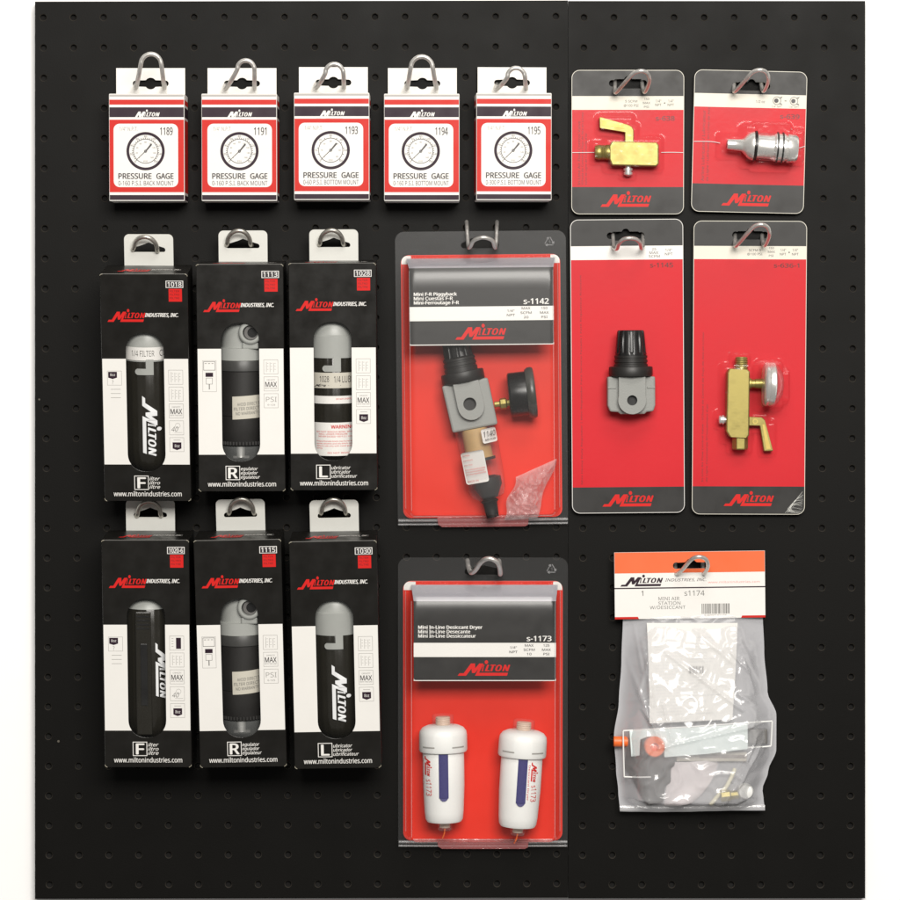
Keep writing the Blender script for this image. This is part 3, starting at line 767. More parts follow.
UL = ['black bowl unit with a white FILTER band inside the upper left window box', 'grey unit with black knob inside the middle window box of the upper row', 'grey capped bowl unit with a red warning sticker inside its window box',
      'black unit with a recessed sight tube inside the lower left window box', 'grey unit with black knob inside the middle window box of the lower row', 'grey domed black bowl unit inside the lower right window box']
for i, (x0, y0, ro, pi_, num, le, wd, ic, lf, lab, lx) in enumerate(BX):
    f, X, Y = window_box(x0, y0, ro, pi_, num, le, wd, ic, lf, lab, depth=6, lx=lx)
    if le == 'R': regulator_unit(f, X, Y, UL[i])
    else: bowl_unit(f, X, Y, UL[i], {'1018': 'label', '1028': 'warning', '1020-6': 'sight', '1030': 'plain'}[num])
hook('short wire loop twisted sideways above the lowest hanging window box of the upper row', loop_small(145, 249, 54, 11.5, 13, 0.2), 2.2, STEELD)
hook('short wire loop in the tab of the middle window box, upper row', loop_small(238.8, 244.6, 30), 2.2, STEELD)
hook('short wire loop in the tab of the window box with the red warning sticker', loop_small(331.5, 244.2, 30), 2.2, STEELD)
hook('short wire loop in the tab of the lower left window box', loop_small(149, 515.5, 36), 2.2, STEELD)
hook('short wire loop in the tab of the middle window box, lower row', loop_small(241.5, 513, 36, 12, 15), 2.2, STEELD)
hook('short wire loop in the tab of the lower right window box', loop_small(333.5, 513.5, 36, 12, 15), 2.2, STEELD)


# ------------------------------------------------------------------ carded packs
def skin(f, x0, y0, x1, y1, feats, seed, parent=None, step=1.3, ripple=0.16):
    """film shrunk over the card and what lies on it"""
    def hgt(x, y):
        h = 0.0
        for k in feats:
            if k[0] == 'r':
                _, a, c, e, g, H, soft = k
                dx = max(a - x, 0, x - e); dy = max(c - y, 0, y - g); d = math.hypot(dx, dy)
            else:
                _, a, c, rr, H, soft = k; d = max(0, math.hypot(x - a, y - c) - rr)
            t = max(0, 1 - d / soft); h = max(h, H * t * t * (3 - 2 * t) if t < 1 else H)
        if h > 0.2: h += ripple * noise.noise(Vector((x * 0.25 + seed, y * 0.25, 0))) + 0.05 * noise.noise(Vector((x * 0.7, y * 0.7 + seed, 3)))
        return max(h, 0) + 0.6
    nx = int((x1 - x0) / step); ny = int((y1 - y0) / step)
    b = MB(); b.grid(nx, ny, lambda i, j: (x0 + (x1 - x0) * i, y0 + (y1 - y0) * j, hgt(x0 + (x1 - x0) * i, y0 + (y1 - y0) * j)), SKIN)
    return b.build('shrink_film', f, parent, smooth=True)


def card_pack(label, x0, y0, x1, y1, roll, bands, slot, logo, d=9, name='carded_pack', white=CREAM, edge=KRAFT):
    f = Frame(name, label, 'carded product', ((x0 + x1) / 2, y1), d=d, roll=roll, group='red carded packs')
    cx = (x0 + x1) / 2
    holes = []
    if slot:
        sx0, sx1, sy0, sy1 = slot; m_ = (sy0 + sy1) / 2
        hole = []
        for i in range(9): t = R(60 + 240 * i / 8); hole.append((sx0 + 3.4 * math.cos(t), m_ - 0.5 + 3.4 * math.sin(t)))
        sc = (sx0 + sx1) / 2
        hole += [(sx0 + 3, sy0), (sc - 4, sy0)]
        for i in range(7): t = R(200 + 140 * i / 6); hole.append((sc + 3.8 * math.cos(t), sy0 + 0.6 + 3.6 * math.sin(t)))
        hole += [(sc + 4, sy0), (sx1 - 3, sy0)]
        for i in range(9): t = R(-120 + 240 * i / 8); hole.append((sx1 + 3.4 * math.cos(t), m_ - 0.5 + 3.4 * math.sin(t)))
        hole += [(sx1 - 2, sy1), (sx0 + 2, sy1)]
        holes = [hole]
    yb1, yb2, yb3 = bands
    b = MB()
    out = rrect(x0, y0, x1, y1, 8, 7)
    b.prism(out, -1.4, -0.1, white, edge, holes)
    c = b.build('backing_card', f, solid=True)
    b = MB(); e = 0.55
    top = [p for p in rrect(x0 + e, y0 + e, x1 - e, y1 - e, 7.5, 7)]
    tp = [p for p in top if p[1] < y0 + 9]
    tp = tp[:8] + tp[8:]
    b.poly(tp + [(x1 - e, yb1), (x0 + e, yb1)], 0.03, BLKC, holes)
    b.rect(x0 + e, yb2, x1 - e, yb3, 0.03, REDC)
    bt = [p for p in top if p[1] > y1 - 9]
    b.poly([(x0 + e, yb3), (x1 - e, yb3)] + bt, 0.03, BLKC)
    b.build('printed_bands', f, c)
    b = MB(); b.logo(*logo, 0.15, REDL); b.build('logo', f, c)
    return f, c


def s_hook(ox, oy, label, m=STEEL):
    P = [(615, 80, -2), (615, 87, 10), (615.4, 92.5, 22), (621, 87, 34), (628, 79, 46), (634, 73, 52), (641, 71, 55), (647, 73, 52), (649.5, 79, 46), (648, 86, 34), (644.5, 92, 22), (642.5, 87, 10), (642, 80, -2)]
    return hook(label, [(x + ox, y + oy, d) for x, y, d in P], 2.0, m)


# brass valve card
f, c = card_pack('small red card holding a brass lever valve', 571.4, 70, 683.8, 214.2, 0, (96, 109.8, 187), (612, 643.5, 79, 88.5), (600.5, 191, 651.5, 206.8))
b = MB(); h = 0.1
for s_, x, y, X2, Y2 in (('5 SCFM', 625, 100, 637, 102.4), ('@100 PSI', 623.5, 104.2, 638.2, 107), ('150', 644, 98, 649, 100), ('MAX', 642.8, 101.7, 650, 104), ('PSI', 643.8, 105.8, 648.8, 108), ('1/4"', 655.5, 99.6, 661, 102.4), ('NPT', 655, 103.6, 661.2, 106), ('1/4"', 668, 99.6, 673.4, 102.4), ('NPT', 667.4, 103.6, 673.8, 106)):
    b.text(s_, x, y, X2, Y2, h, INK)
b.poly(circle(664.4, 103, 0.8, 8), h, GREYI)
b.build('specification', f, c); b = MB()
b.text('s-638', 655.5, 116, 674.5, 120.6, h, DREDI, 0.02, 0, 0)
b.build('item_number', f, c); b = MB()
for k, (s_, ya) in enumerate((('In-Line Air Flow Control Valve', 121), ('Válvula de Control de Flujo de Aire en Línea', 112.5), ("Valve de Ligne de Commande d'Air", 133))):
    b.text(s_, 577.6 + 3.6 * k, ya, 580.2 + 3.6 * k, 185, h, DREDI, 0, 0, 90)
b.build('side_text', f, c)
skin(f, 573, 110, 682.5, 187.5, [('r', 607, 141, 658.5, 168, 17.5, 6), ('r', 593, 144, 608, 161, 14, 4), ('r', 600, 119, 630, 132, 9.5, 6), ('r', 622, 127, 635, 143, 13, 5), ('r', 622, 166, 633, 177, 11, 4)], 1.0, c)
b = MB()
b.tube([(572, 152.6, 0.7), (594, 152.4, 1), (600, 152, 1.2)], 0.32, SILVP, 6, 4); b.tube([(661, 152.5, 1.5), (672, 152.3, 0.8), (683, 152.6, 0.7)], 0.32, SILVP, 6, 4)
b.build('film_seam', f, c, smooth=True)
g = Frame('brass_valve', 'small brass valve with its lever pointing left, on the small red card', 'valve', (632, 168), base=f, h=0.2)
b = MB()
b.prism([(611, 142.2), (655.5, 143.4), (657.6, 146), (657.6, 164.8), (655, 167.2), (611, 166.2), (608.4, 160), (608.2, 147)], 0.4, 16, BRASS)
body = b.build('valve_body', g, solid=True, bevel=1.2)
b = MB(); b.lathe([(594.0, 4), (594.4, 6.4), (597, 7.4), (600, 7.5), (600.8, 7.0), (601.6, 7.6), (602.6, 7.0), (603.6, 7.6), (604.6, 7.0), (606, 7.6), (609, 7.6)], (0, 152.8, 8.2), (1, 0, 0), BRASS, 32); b.build('threaded_nipple', g, smooth=True)
b = MB()
b.prism([(598.6, 118.0), (600.6, 117.8), (627, 125.2), (631, 127.2), (633, 130.5), (633, 143), (624.2, 143), (624.2, 132.8), (599, 128.6)], 2, 9.5, BRASS)
lever = b.build('lever', g, solid=True, bevel=0.9)
b = MB(); b.prism([(601, 120.6), (624, 127.0), (624, 129.6), (601.6, 125.8)], 9.6, 9.9, mat('brass_recess', (0.52, 0.40, 0.12), 0.5, metal=0.8)); b.build('lever_recess', g, lever, solid=True)
b = MB(); b.lathe([(166, 3.2), (168.6, 3.2), (168.8, 4.7), (171, 4.7), (171.2, 3.6), (172.4, 3.6), (172.6, 4.6), (175, 4.4), (176.2, 2.4)], (627.6, 0, 7), (0, 1, 0), CHROME, 24); b.build('screw', g, smooth=True)
s_hook(0, 0, 'wire loop leaning right above the brass valve card')

# chrome lubricator card
cx, cy = 747.3, 141.5
f, c = card_pack('small tilted red card holding a chrome in-line fitting', 691.0, 70.6, 803.6, 212.6, 1.3, (94.0, 107.6, 184.4), (733, 763.5, 82, 90.5), (721, 190.4, 771, 206.0))
b = MB(); h = 0.1
b.text('1/2 oz', 753, 100, 762, 102.6, h, INK)
for q in (774, 791):
    b.ring(circle(q, 100.0, 4.2, 18), circle(q, 100.0, 3.6, 18), h, GREYI); b.poly(circle(q - 0.6, 100.0, 2.2, 14), h, INK)
    b.poly([(q + 2, 97), (q + 5.6, 95.6), (q + 4.4, 97.6)], h + 0.05, GREYI); b.poly([(q + 2, 103), (q + 5.6, 104.4), (q + 4.4, 102.4)], h + 0.05, GREYI)
    b.text('1/4" NPT', q - 5, 105, q + 5, 106.9, h, GREYI)
b.rect(781.6, 99.7, 783.6, 100.4, h, INK)
b.build('specification', f, c); b = MB()
b.text('s-639', 777.5, 113.4, 797, 117.8, h, DREDI, 0.02)
b.build('item_number', f, c); b = MB()
for k, (s_, ya) in enumerate((('Airline Lubricator / Lubricateur', 111), ('de Ligne / Lubricador en Línea de Aire', 108))):
    b.text(s_, 700 + 5 * k, ya, 703 + 5 * k, 182, h, DREDI, 0, 0, 90)
b.build('side_text', f, c)
skin(f, 692.5, 108, 802.4, 184.8, [('r', 718, 138, 742, 156, 11.5, 5), ('r', 742, 129, 752, 163, 27, 6), ('r', 752, 127, 784, 166, 31.5, 6), ('r', 784, 132, 798, 160, 27, 5)], 4.0, c)
b = MB(); b.tube([(692, 142.6, 0.7), (709, 142.4, 0.8), (718, 144, 3)], 0.32, SILVP, 6, 4); b.tube([(797, 147, 3), (803, 145, 0.8)], 0.32, SILVP, 6, 4)
b.build('film_seam', f, c, smooth=True)
g = Frame('chrome_fitting', 'chrome and clear in-line fitting with dark rings, on the tilted red card', 'fitting', (745, 147), base=f, h=15.5, roll=2.6)
ax = 15.5
b = MB(); b.lathe([(722, 4.0), (722.6, 5.2), (726, 5.5), (738, 6.2), (740, 7.8), (745, 12.6), (749, 14.2), (750.6, 14.4), (750.6, 12)], (0, 146.6, ax), (1, 0, 0), CHROME, 40)
b.lathe([(721.9, 3.9), (724.5, 3.0)], (0, 146.6, ax), (1, 0, 0), BLKP, 20); b.build('inlet_end', g, smooth=True)
b = MB(); b.lathe([(751, 14.2), (751.4, 15.4), (753.6, 15.4), (754, 14.2)], (0, 146.6, ax), (1, 0, 0), BLKP, 40); b.build('seal_ring', g, smooth=True)
b = MB(); b.lathe([(754, 12.4), (757, 11.6), (768, 11.6), (772, 12.4)], (0, 146.6, ax), (1, 0, 0), CHROME, 40); b.build('inner_tube', g, smooth=True)
b = MB(); b.lathe([(754.2, 13.4), (757, 13.8), (770, 13.8), (774.2, 14.4)], (0, 146.6, ax), (1, 0, 0), CUPC, 40, cap=False); b.build('clear_bowl', g, smooth=True)
for xa in (774.6, 780.2):
    b = MB(); b.lathe([(xa, 13.6), (xa + 0.4, 15.6), (xa + 1.8, 15.6), (xa + 2.2, 13.6)], (0, 146.6, ax), (1, 0, 0), BLKP, 40); b.build('seal_ring', g, smooth=True)
b = MB(); b.lathe([(772, 12.4), (774, 14.2), (784, 14.2), (784.6, 13), (786, 12.8), (787, 14.4), (795, 14), (797.6, 12), (798, 8), (796, 7), (795, 3)], (0, 146.6, ax), (1, 0, 0), CHROME, 40); b.build('outlet_end', g, smooth=True)
g.o.scale = (0.93, 1, 1)
s_hook(119.0, -1.0, 'wire loop leaning right above the tilted chrome fitting card')

# small regulator card
f, c = card_pack('tall red card with white chipped edges holding a grey and black regulator', 572.2, 219.8, 684.8, 513, -0.5, (246.2, 260, 487), (612, 643, 232, 241), (602.5, 491, 654, 506.4), white=WHITE, edge=WHITE)
b = MB(); h = 0.1
for s_, x, y, X2, Y2 in (('25', 653.6, 248.6, 657.8, 250.8), ('MAX', 651, 252, 660, 254.6), ('SCFM', 650.4, 255.6, 661.4, 258), ('1/4"', 667, 249.4, 673.6, 252), ('NPT', 666.6, 253.4, 674.2, 256)):
    b.text(s_, x, y, X2, Y2, h, INK)
b.build('specification', f, c); b = MB()
b.text('s-1145', 651.6, 263.4, 674.6, 268, h, DREDI, 0.02)
b.build('item_number', f, c); b = MB()
b.text('Mini Heavy Duty Regulator | Mini Regulador Para Servicio Pesado | Petit Régulateur Résistant', 581.2, 275, 583.4, 484, h, DREDI, 0, 0, 90)
b.build('side_text', f, c)
g = Frame('air_regulator', 'upright regulator with ribbed black knob and grey body on the tall red card', 'regulator', (631, 413), base=f, h=0.2)
cx = 630.8; ax = 17
b = MB()
fl = lambda t, r, a: r - (1.1 if math.cos(a * 12) > 0.35 else 0) if t < 353 else r
b.lathe([(330.4, 4), (330.4, 12.4), (331.6, 13.4), (333, 13.6), (352, 15.2), (353.5, 15.6), (355.6, 15.6)], (cx, 0, ax), (0, 1, 0), BLKP, 96, fn=fl); kn = b.build('knob', g, smooth=True)
b = MB(); b.lathe([(355.2, 14), (355.6, 16.4), (357.6, 16.4), (358, 15.8), (359.6, 15.8), (360, 16.6), (362, 16.6), (362.4, 15.9), (363.8, 15.9), (364.2, 16.8), (366.4, 16.8), (366.6, 15)], (cx, 0, ax), (0, 1, 0), BLKM, 48); b.build('threaded_neck', g, smooth=True)
b = MB(); b.lathe([(366.2, 19), (366.6, 21.2), (367.6, 21.8), (374.4, 21.8), (375.8, 21.4), (376.2, 20)], (cx, 0, ax - 2), (0, 1, 0), BLKM, 12); b.build('collar_nut', g, smooth=True)
b = MB()
b.prism([(607.2, 376.4), (654.6, 376.4), (654.6, 405), (652.6, 411), (646, 411.6), (643.6, 413.6), (620, 413.6), (617.6, 411.6), (609.6, 411), (607.2, 405)], 0.5, 22, GREYP)
bd = b.build('body', g, solid=True, bevel=1.6)
b = MB(); lobe = [(618, 376.6), (644.6, 376.6), (644.6, 387.4)] + [(631.2 + 14.0 * math.cos(R(t)), 399.6 + 14.0 * math.sin(R(t))) for t in range(-18, 199, 12)] + [(618, 387.4)]
b.prism(lobe, 21.8, 29, GREYP, holes=(circle(631.2, 399.8, 5.0, 24),)); b.build('port_boss', g, bd, solid=True, bevel=1.2)
b = MB(); b.lathe([(22.2, 4.95), (28.6, 4.95)], (631.2, 399.8, 0), (0, 0, 1), mat('dark_thread', (0.05, 0.05, 0.045), 0.5), 24, cap=False); b.poly(circle(631.2, 399.8, 4.9, 20), 22.4, BLKP)
b.build('port', g, bd)
b = MB()
for xa, xb in ((607.4, 615.8), (646.4, 654.4)): b.box(xa, 386.2, xb, 388.2, 21.5, 22.9, GREYP)
b.build('shoulder_rib', g, bd, solid=True, bevel=0.5)
P = [(612.6, 231, -2), (613.2, 240, 8), (614, 247.5, 18), (617, 248.6, 28), (619, 243.5, 38), (623, 239.6, 44), (629, 238.2, 47), (636, 239.2, 44), (640, 243, 38), (641.2, 248, 28), (642.6, 247, 18), (643, 240, 8), (643, 231, -2)]
hook('drooping wire loop at the top of the regulator card', P, 2.0)

# brass valve with gauge
f, c = card_pack('tall red card holding a brass valve with a round gauge', 691.8, 221.4, 804.8, 514.4, 0.2, (246.4, 259.6, 486.4), (733.6, 763, 231.6, 240), (723.5, 491, 774, 506.0))
b = MB(); h = 0.1
for s_, x, y, X2, Y2 in (('SCFM 5', 747, 249.4, 759, 251.8), ('@100 PSI', 745.4, 253.2, 760.4, 255.8), ('150', 767, 247.4, 772, 249.4), ('MAX', 766, 251, 773, 253.2), ('PSI', 767, 255, 771.6, 257), ('1/4"', 778.6, 249, 784, 251.6), ('NPT', 778, 253.2, 784.2, 255.6), ('1/4"', 790.6, 249, 796, 251.6), ('NPT', 790, 253.2, 796.6, 255.6)):
    b.text(s_, x, y, X2, Y2, h, INK)
b.poly(circle(787.2, 252.6, 0.8, 8), h, GREYI)
b.build('specification', f, c); b = MB()
b.text('s-636-1', 772, 263.6, 797.4, 267.8, h, DREDI, 0.02)
b.build('item_number', f, c); b = MB()
b.text('In-Line Air Flow Control Valve - Válvula de Control de Flujo de Aire en Línea', 701, 333, 703.4, 482, h, DREDI, 0, 0, 90)
b.text("de Ligne Commande D'écoulement d'air", 705.4, 404, 707.8, 482, h, DREDI, 0, 0, 90)
b.build('side_text', f, c)
skin(f, 693.2, 261, 803.6, 486, [('r', 723, 368, 748, 438, 20, 6), ('r', 731, 356, 746, 369, 16, 4), ('r', 729, 437, 748, 450, 17, 4), ('r', 758, 366, 776, 404, 42, 7), ('r', 758, 372, 783, 398, 40, 6), ('r', 716, 414, 724, 425, 14, 4), ('r', 746, 414, 764, 428, 13, 5), ('r', 761, 424, 772, 452, 12, 5)], 9.0, c, ripple=0.3)
b = MB()                                                           # crazed film corner at the lower right
for k in range(13):
    t = k * 1.5; r1, r2 = random.uniform(-2, 2), random.uniform(-2, 2)
    b.tube([(803 - random.random(), 491.5 + t * 1.1, 0.5), (798 - 0.35 * t + r1, 499 + t * 0.5 + r2, 0.5), (793 - 0.3 * t + r2, 505 + t * 0.3 - r1, 0.5), (785 + t * 0.9, 512.8 - random.random(), 0.5)], random.choice((0.06, 0.09, 0.15)), TABW, 5, 5)
b.build('film_crease', f, c, smooth=True)
g = Frame('brass_gauge_valve', 'upright brass valve with side gauge and lever, on the tall red card', 'valve', (736, 449), base=f, h=0.2)
b = MB(); b.prism([(726.6, 368.6), (744.8, 369.4), (747, 371.6), (746.6, 434.6), (744.6, 437.4), (727.6, 436.6), (724.0, 431), (724.8, 373)], 0.4, 19, BRASS); bd = b.build('valve_body', g, solid=True, bevel=1.2)
b = MB(); b.lathe([(356.8, 4), (357.2, 5.6), (358.4, 6.3)] + [q for k in range(5) for q in ((359.4 + 1.8 * k, 5.9), (360.3 + 1.8 * k, 6.4))] + [(368.5, 6.3), (370.5, 6.3)], (739.4, 0, 9.5), (0, 1, 0), BRASS, 32); b.build('threaded_nipple', g, smooth=True)
b = MB(); b.lathe([(436.6, 8), (448, 8), (449.2, 7.2), (449.4, 3)], (738.6, 0, 9.5), (0, 1, 0), BRASS, 6); b.build('hex_end', g, smooth=False, bevel=0.5, solid=True)
b = MB(); b.lathe([(746.6, 5.4), (749, 5.4), (749.4, 4.2), (753, 4.2), (753.4, 4.9), (760.5, 4.9)], (0, 383.4, 11), (1, 0, 0), BRASS, 24); b.build('gauge_stem', g, smooth=True)
gg = Frame('gauge', 'x', 'gauge', (766, 384), base=g, h=18, roll=1.5); gg.o.parent = g.o; gg.o.matrix_parent_inverse = g.o.matrix_world.inverted(); del gg.o['label']; del gg.o['category']
b = MB(); b.lathe([(760.0, 12), (760.2, 19), (761.4, 21), (763, 21.8), (765.4, 21.2), (766.4, 21.8), (770.8, 21.8), (772, 20.6), (772.2, 19)], (0, 384, 20), (1, 0, 0), CHROME, 48); b.build('gauge_case', gg, smooth=True)
b = MB(); b.lathe([(772.2, 19.6), (775, 18), (779, 12), (780.6, 4), (780.8, 0.5)], (0, 384, 20), (1, 0, 0), CUPC, 40, cap=False); b.build('gauge_lens', gg, smooth=True)
b = MB(); b.prism([(746.8, 416.6), (760.4, 417.0), (763, 419.4), (771.6, 450.6), (762.4, 450.8), (758, 425.4), (746.8, 425.2)], 3, 11, BRASS); lv = b.build('lever', g, solid=True, bevel=0.8)
b = MB(); b.prism([(760.6, 424), (762.6, 424), (769, 448.4), (764.6, 448.6)], 11.05, 11.3, MATS['brass_recess']); b.ring(circle(753.4, 421, 2.6, 16), circle(753.4, 421, 1.7, 16), 11.2, MATS['brass_recess']); b.build('lever_recess', g, lv)
b = MB(); b.lathe([(724.4, 3.2), (722.6, 3.2), (722.4, 4.7), (720.4, 4.7), (720.2, 3.8), (719.2, 3.8), (719, 4.5), (717.6, 4.0), (717, 2)], (0, 419.6, 9), (1, 0, 0), CHROME, 24); b.build('screw', g, smooth=True)
s_hook(120.0, 153.6, 'wire loop leaning right above the brass gauge valve card')


# ------------------------------------------------------------------ clear shell packs
def clam(label, x0, y0, x1, y1, roll, red, head, hband, slot, words, num, cols, logo, extra_top):
    f = Frame('clear_shell_pack', label, 'clear pack', ((x0 + x1) / 2, y1), d=6, roll=roll, group='clear shell packs')
    DEP = 42
    # red backing card
    rx0, ry0, rx1, ry1 = red
    b = MB(); b.prism(rrect(rx0, ry0, rx1, ry1, 8, 7), -1.4, -0.2, REDS, WHITE)
    c = b.build('backing_card', f, solid=True)
    hx0, hy0, hx1, hy1 = head
    b = MB()                                                       # white shoulders of the insert at the top corners
    for xa, xb in ((rx0 + 0.6, hx0 + 1.5), (hx1 - 1.5, rx1 - 0.6)):
        l = xa < (x0 + x1) / 2
        b.poly(rrect(xa, ry0 + 0.6, xb, ry0 + 9, 6, 6, (1 if l else 0, 0 if l else 1, 0, 0)), 0.0, WHITE)
    b.build('white_corner', f, c)
    # printed insert folded over the top of the bubble
    b = MB(); hb0, hb1 = hband; fh = DEP - 3.0
    b.grid(24, 1, lambda i, j: (hx0 + (hx1 - hx0) * i, hy0 + (hy1 - hy0) * j, fh - 0.5), WHITE)
    b.prism(rrect(hx0, hy0, hx1, hy1, 2.2, 4, (0, 0, 1, 1)), fh - 0.5, fh - 0.1, WHITE)
    b.poly([(hx0, hy0 - 0.3), (hx1, hy0 - 0.3), (hx1, hb0), (hx0, hb0)], fh + 0.05, BLKC)
    b.poly([(hx0, hb1), (hx1, hb1)] + rrect(hx0 + 0.0, hy1 - 10, hx1, hy1 - 0.9, 2, 4, (0, 0, 1, 1))[2:], fh + 0.05, BLKC)
    # top fold running back to the card
    b.add([(hx0, hy0 - 0.3, fh), (hx1, hy0 - 0.3, fh), (hx1 + 3, ry0 + 3.5, 3), (hx0 - 3, ry0 + 3.5, 3)], [(0, 1, 2, 3)], mat('pale_grey_flap', (0.42, 0.42, 0.46), 0.35))
    hd = b.build('header_card', f)
    b = MB(); b.logo(*logo, fh + 0.45, REDL); b.build('logo', f, hd)
    b = MB(); h = fh + 0.45
    for k, (s_, xe) in enumerate(words): b.text(s_, hx0 + 4.4, hy0 + 23.6 + 4.25 * k, xe, hy0 + 27.0 + 4.25 * k, h, WHITE, 0.035)
    b.build('product_name', f, hd); b = MB()
    b.text(num, *extra_top, h, WHITE, 0.03); b.build('item_number', f, hd); b = MB()
    for s_, xc, yy, ww in cols: b.text(s_, xc - ww / 2, yy, xc + ww / 2, yy + 2.3, h, INK)
    b.build('specification', f, hd)
    # shell: rim sheet, bubble and the moulded lip at the bottom
    b = MB(); sx0, sx1, sy0, sy1 = slot; sc = (sx0 + sx1) / 2
    hole = []
    for i in range(7): t = R(90 + 180 * i / 6); hole.append((sx0 + 3 + 3 * math.cos(t), sy1 - 3 + 3 * math.sin(t)))
    hole += [(sc - 9, sy0 + 2), (sc, sy0), (sc + 9, sy0 + 2)]
    for i in range(7): t = R(-90 + 180 * i / 6); hole.append((sx1 - 3 + 3 * math.cos(t), sy1 - 3 + 3 * math.sin(t)))
    bx0, by0, bx1, by1 = rx0 + 1.2, ry0 + 0.6, rx1 - 1.2, ry1 - 0.6
    rim = rrect(x0, y0, x1, y1, 9, 7, (1, 1, 0, 0))
    bub = rrect(bx0, by0, bx1, by1, 9, 8)
    b.prism(rim, 0.5, 1.3, RIM, RIME, (hole, bub), back=SHELL)
    o = b.build('rim', f)
    b = MB(); m_x = (bx0 + bx1) / 2; prof = ((0, 0.4), (1.2, 3), (6.5, DEP - 6), (7.6, DEP - 2.2), (8.4, DEP - 0.9), (9.2, DEP + 0.1), (10.0, DEP + 0.7), (11.0, DEP + 1), (13, DEP + 1))
    tops = (0, 1.5, 9.6, 11.5, 15.0, 19.5, 24.5, 31.0, 34.0); rings = []
    for k, (ins, hh) in enumerate(prof):
        rings.append([(x, y, hh) for x, y in rrect(bx0 + ins, by0 + tops[k], bx1 - ins, by1 - ins * 0.55, max(3.5, 9 - ins * 0.4), 8)])
    n = len(rings[0])
    for k in range(len(rings) - 1): b.add(rings[k] + rings[k + 1], [(i, (i + 1) % n, n + (i + 1) % n, n + i) for i in range(n)], WALLF if k < 3 else SHELL)
    b.add(rings[-1], [tuple(range(n))], SHELL)
    b.build('bubble', f, smooth=True)
    for xx, xw in ((bx0 + 7.6, bx0 + 1.4), (bx1 - 7.6, bx1 - 1.4)):  # milky tubes added as painted highlight lines along the bubble's edges
        b = MB(); b.tube([(xx, by0 + 16, DEP - 2), (xx, (by0 + by1) / 2, DEP - 1.6), (xx, by1 - 9, DEP - 2)], 0.35, EMB_GLINT, 8, 8); b.build('bubble_glint', f, smooth=True)
        b = MB(); b.tube([(xw, by0 + 9, 3.2), (xw, (by0 + by1) / 2, 3.2), (xw, by1 - 9, 3.2)], 0.4, EMB_GLINT, 8, 8); b.build('bubble_glint', f, smooth=True)
    b = MB(); b.tube([(bx0 + 9, by1 - 1.0, 3.2), (m_x, by1 - 0.8, 3.4), (bx1 - 9, by1 - 1.0, 3.2)], 0.45, EMB_GLINT, 8, 8); b.build('bubble_glint', f, smooth=True)
    b = MB()
    b.tube([(x0 + 0.5, y1 - 5, 2), ((x0 + x1) / 2, y1 - 4.6, 2.4), (x1 - 0.5, y1 - 5, 2)], 1.5, LIP, 10, 10)
    b.tube([(x0 + 0.5, y1 - 1, 2), ((x0 + x1) / 2, y1 - 0.8, 2.4), (x1 - 0.5, y1 - 1, 2)], 1.0, LIP, 10, 10)
    b.build('bottom_lip', f, smooth=True)
    b = MB(); m_ = (x0 + x1) / 2
    b.prism([(m_ - 46, y1 - 8), (m_ + 46, y1 - 8), (m_ + 45, y1 + 0.5), (m_ + 42, y1 + 2), (m_ - 41, y1 + 2), (m_ - 45, y1 - 0.5)], 1.6, 4.0, film('pink_lip', milk=0.35, gain=1.5, milkcol=(0.8, 0.25, 0.25)))
    b.build('opening_tab', f, solid=True, bevel=0.6)
    # embossed recycling triangle
    b = MB(); tx, ty = x1 - 16.5, y0 + 11.5
    for k in range(3):
        a0 = R(-90 + 120 * k); a1 = R(-90 + 120 * (k + 1)); P0 = Vector((tx + 6 * math.cos(a0), ty + 6 * math.sin(a0))); P1 = Vector((tx + 6 * math.cos(a1), ty + 6 * math.sin(a1)))
        A = P0.lerp(P1, 0.12); B = P0.lerp(P1, 0.8); b.tube([(A.x, A.y, 2.0), ((A.x + B.x) / 2, (A.y + B.y) / 2, 2.1), (B.x, B.y, 2.0)], 0.5, EMB_GLINT, 6, 2)
        dr = (P1 - P0).normalized(); nr = Vector((-dr.y, dr.x)); b.tube([(B.x - dr.x * 1.4 + nr.x * 1.2, B.y - dr.y * 1.4 + nr.y * 1.2, 2.0), (B.x + dr.x * 0.6, B.y + dr.y * 0.6, 2.1), (B.x - dr.x * 1.4 - nr.x * 1.2, B.y - dr.y * 1.4 - nr.y * 1.2, 2.0)], 0.45, EMB_GLINT, 6, 2)
    b.text('1', tx - 0.8, ty - 1.6, tx + 0.8, ty + 1.6, 2.0, EMB_GLINT); b.build('recycling_mark', f, o)
    return f


cl = [('1/4"', 512, 310.4, 7), ('NPT', 512, 314.6, 8), ('MAX', 527, 308.0, 8.6), ('SCFM', 527, 312.4, 11), ('20', 527, 316.8, 4.6), ('150', 545, 308.0, 6), ('MAX', 545, 312.4, 8.6), ('PSI', 545, 316.8, 6)]
f = clam('clear shell pack hung by two tall prongs, holding a slanted grey regulator with gauge', 397.9, 231.6, 568.2, 524.6, -0.55, (403.4, 255, 562.4, 517.5), (412.0, 269.2, 554.2, 345), (307, 321), (463.5, 501.5, 237, 248.6),
         (('Mini F-R Piggyback', 459), ('Mini Cuestas F-R', 455), ('Mini-Ferroutage F-R', 461)), 's-1142', cl, (457, 324, 507.5, 339.6), (524.5, 299.6, 549.5, 305.2))
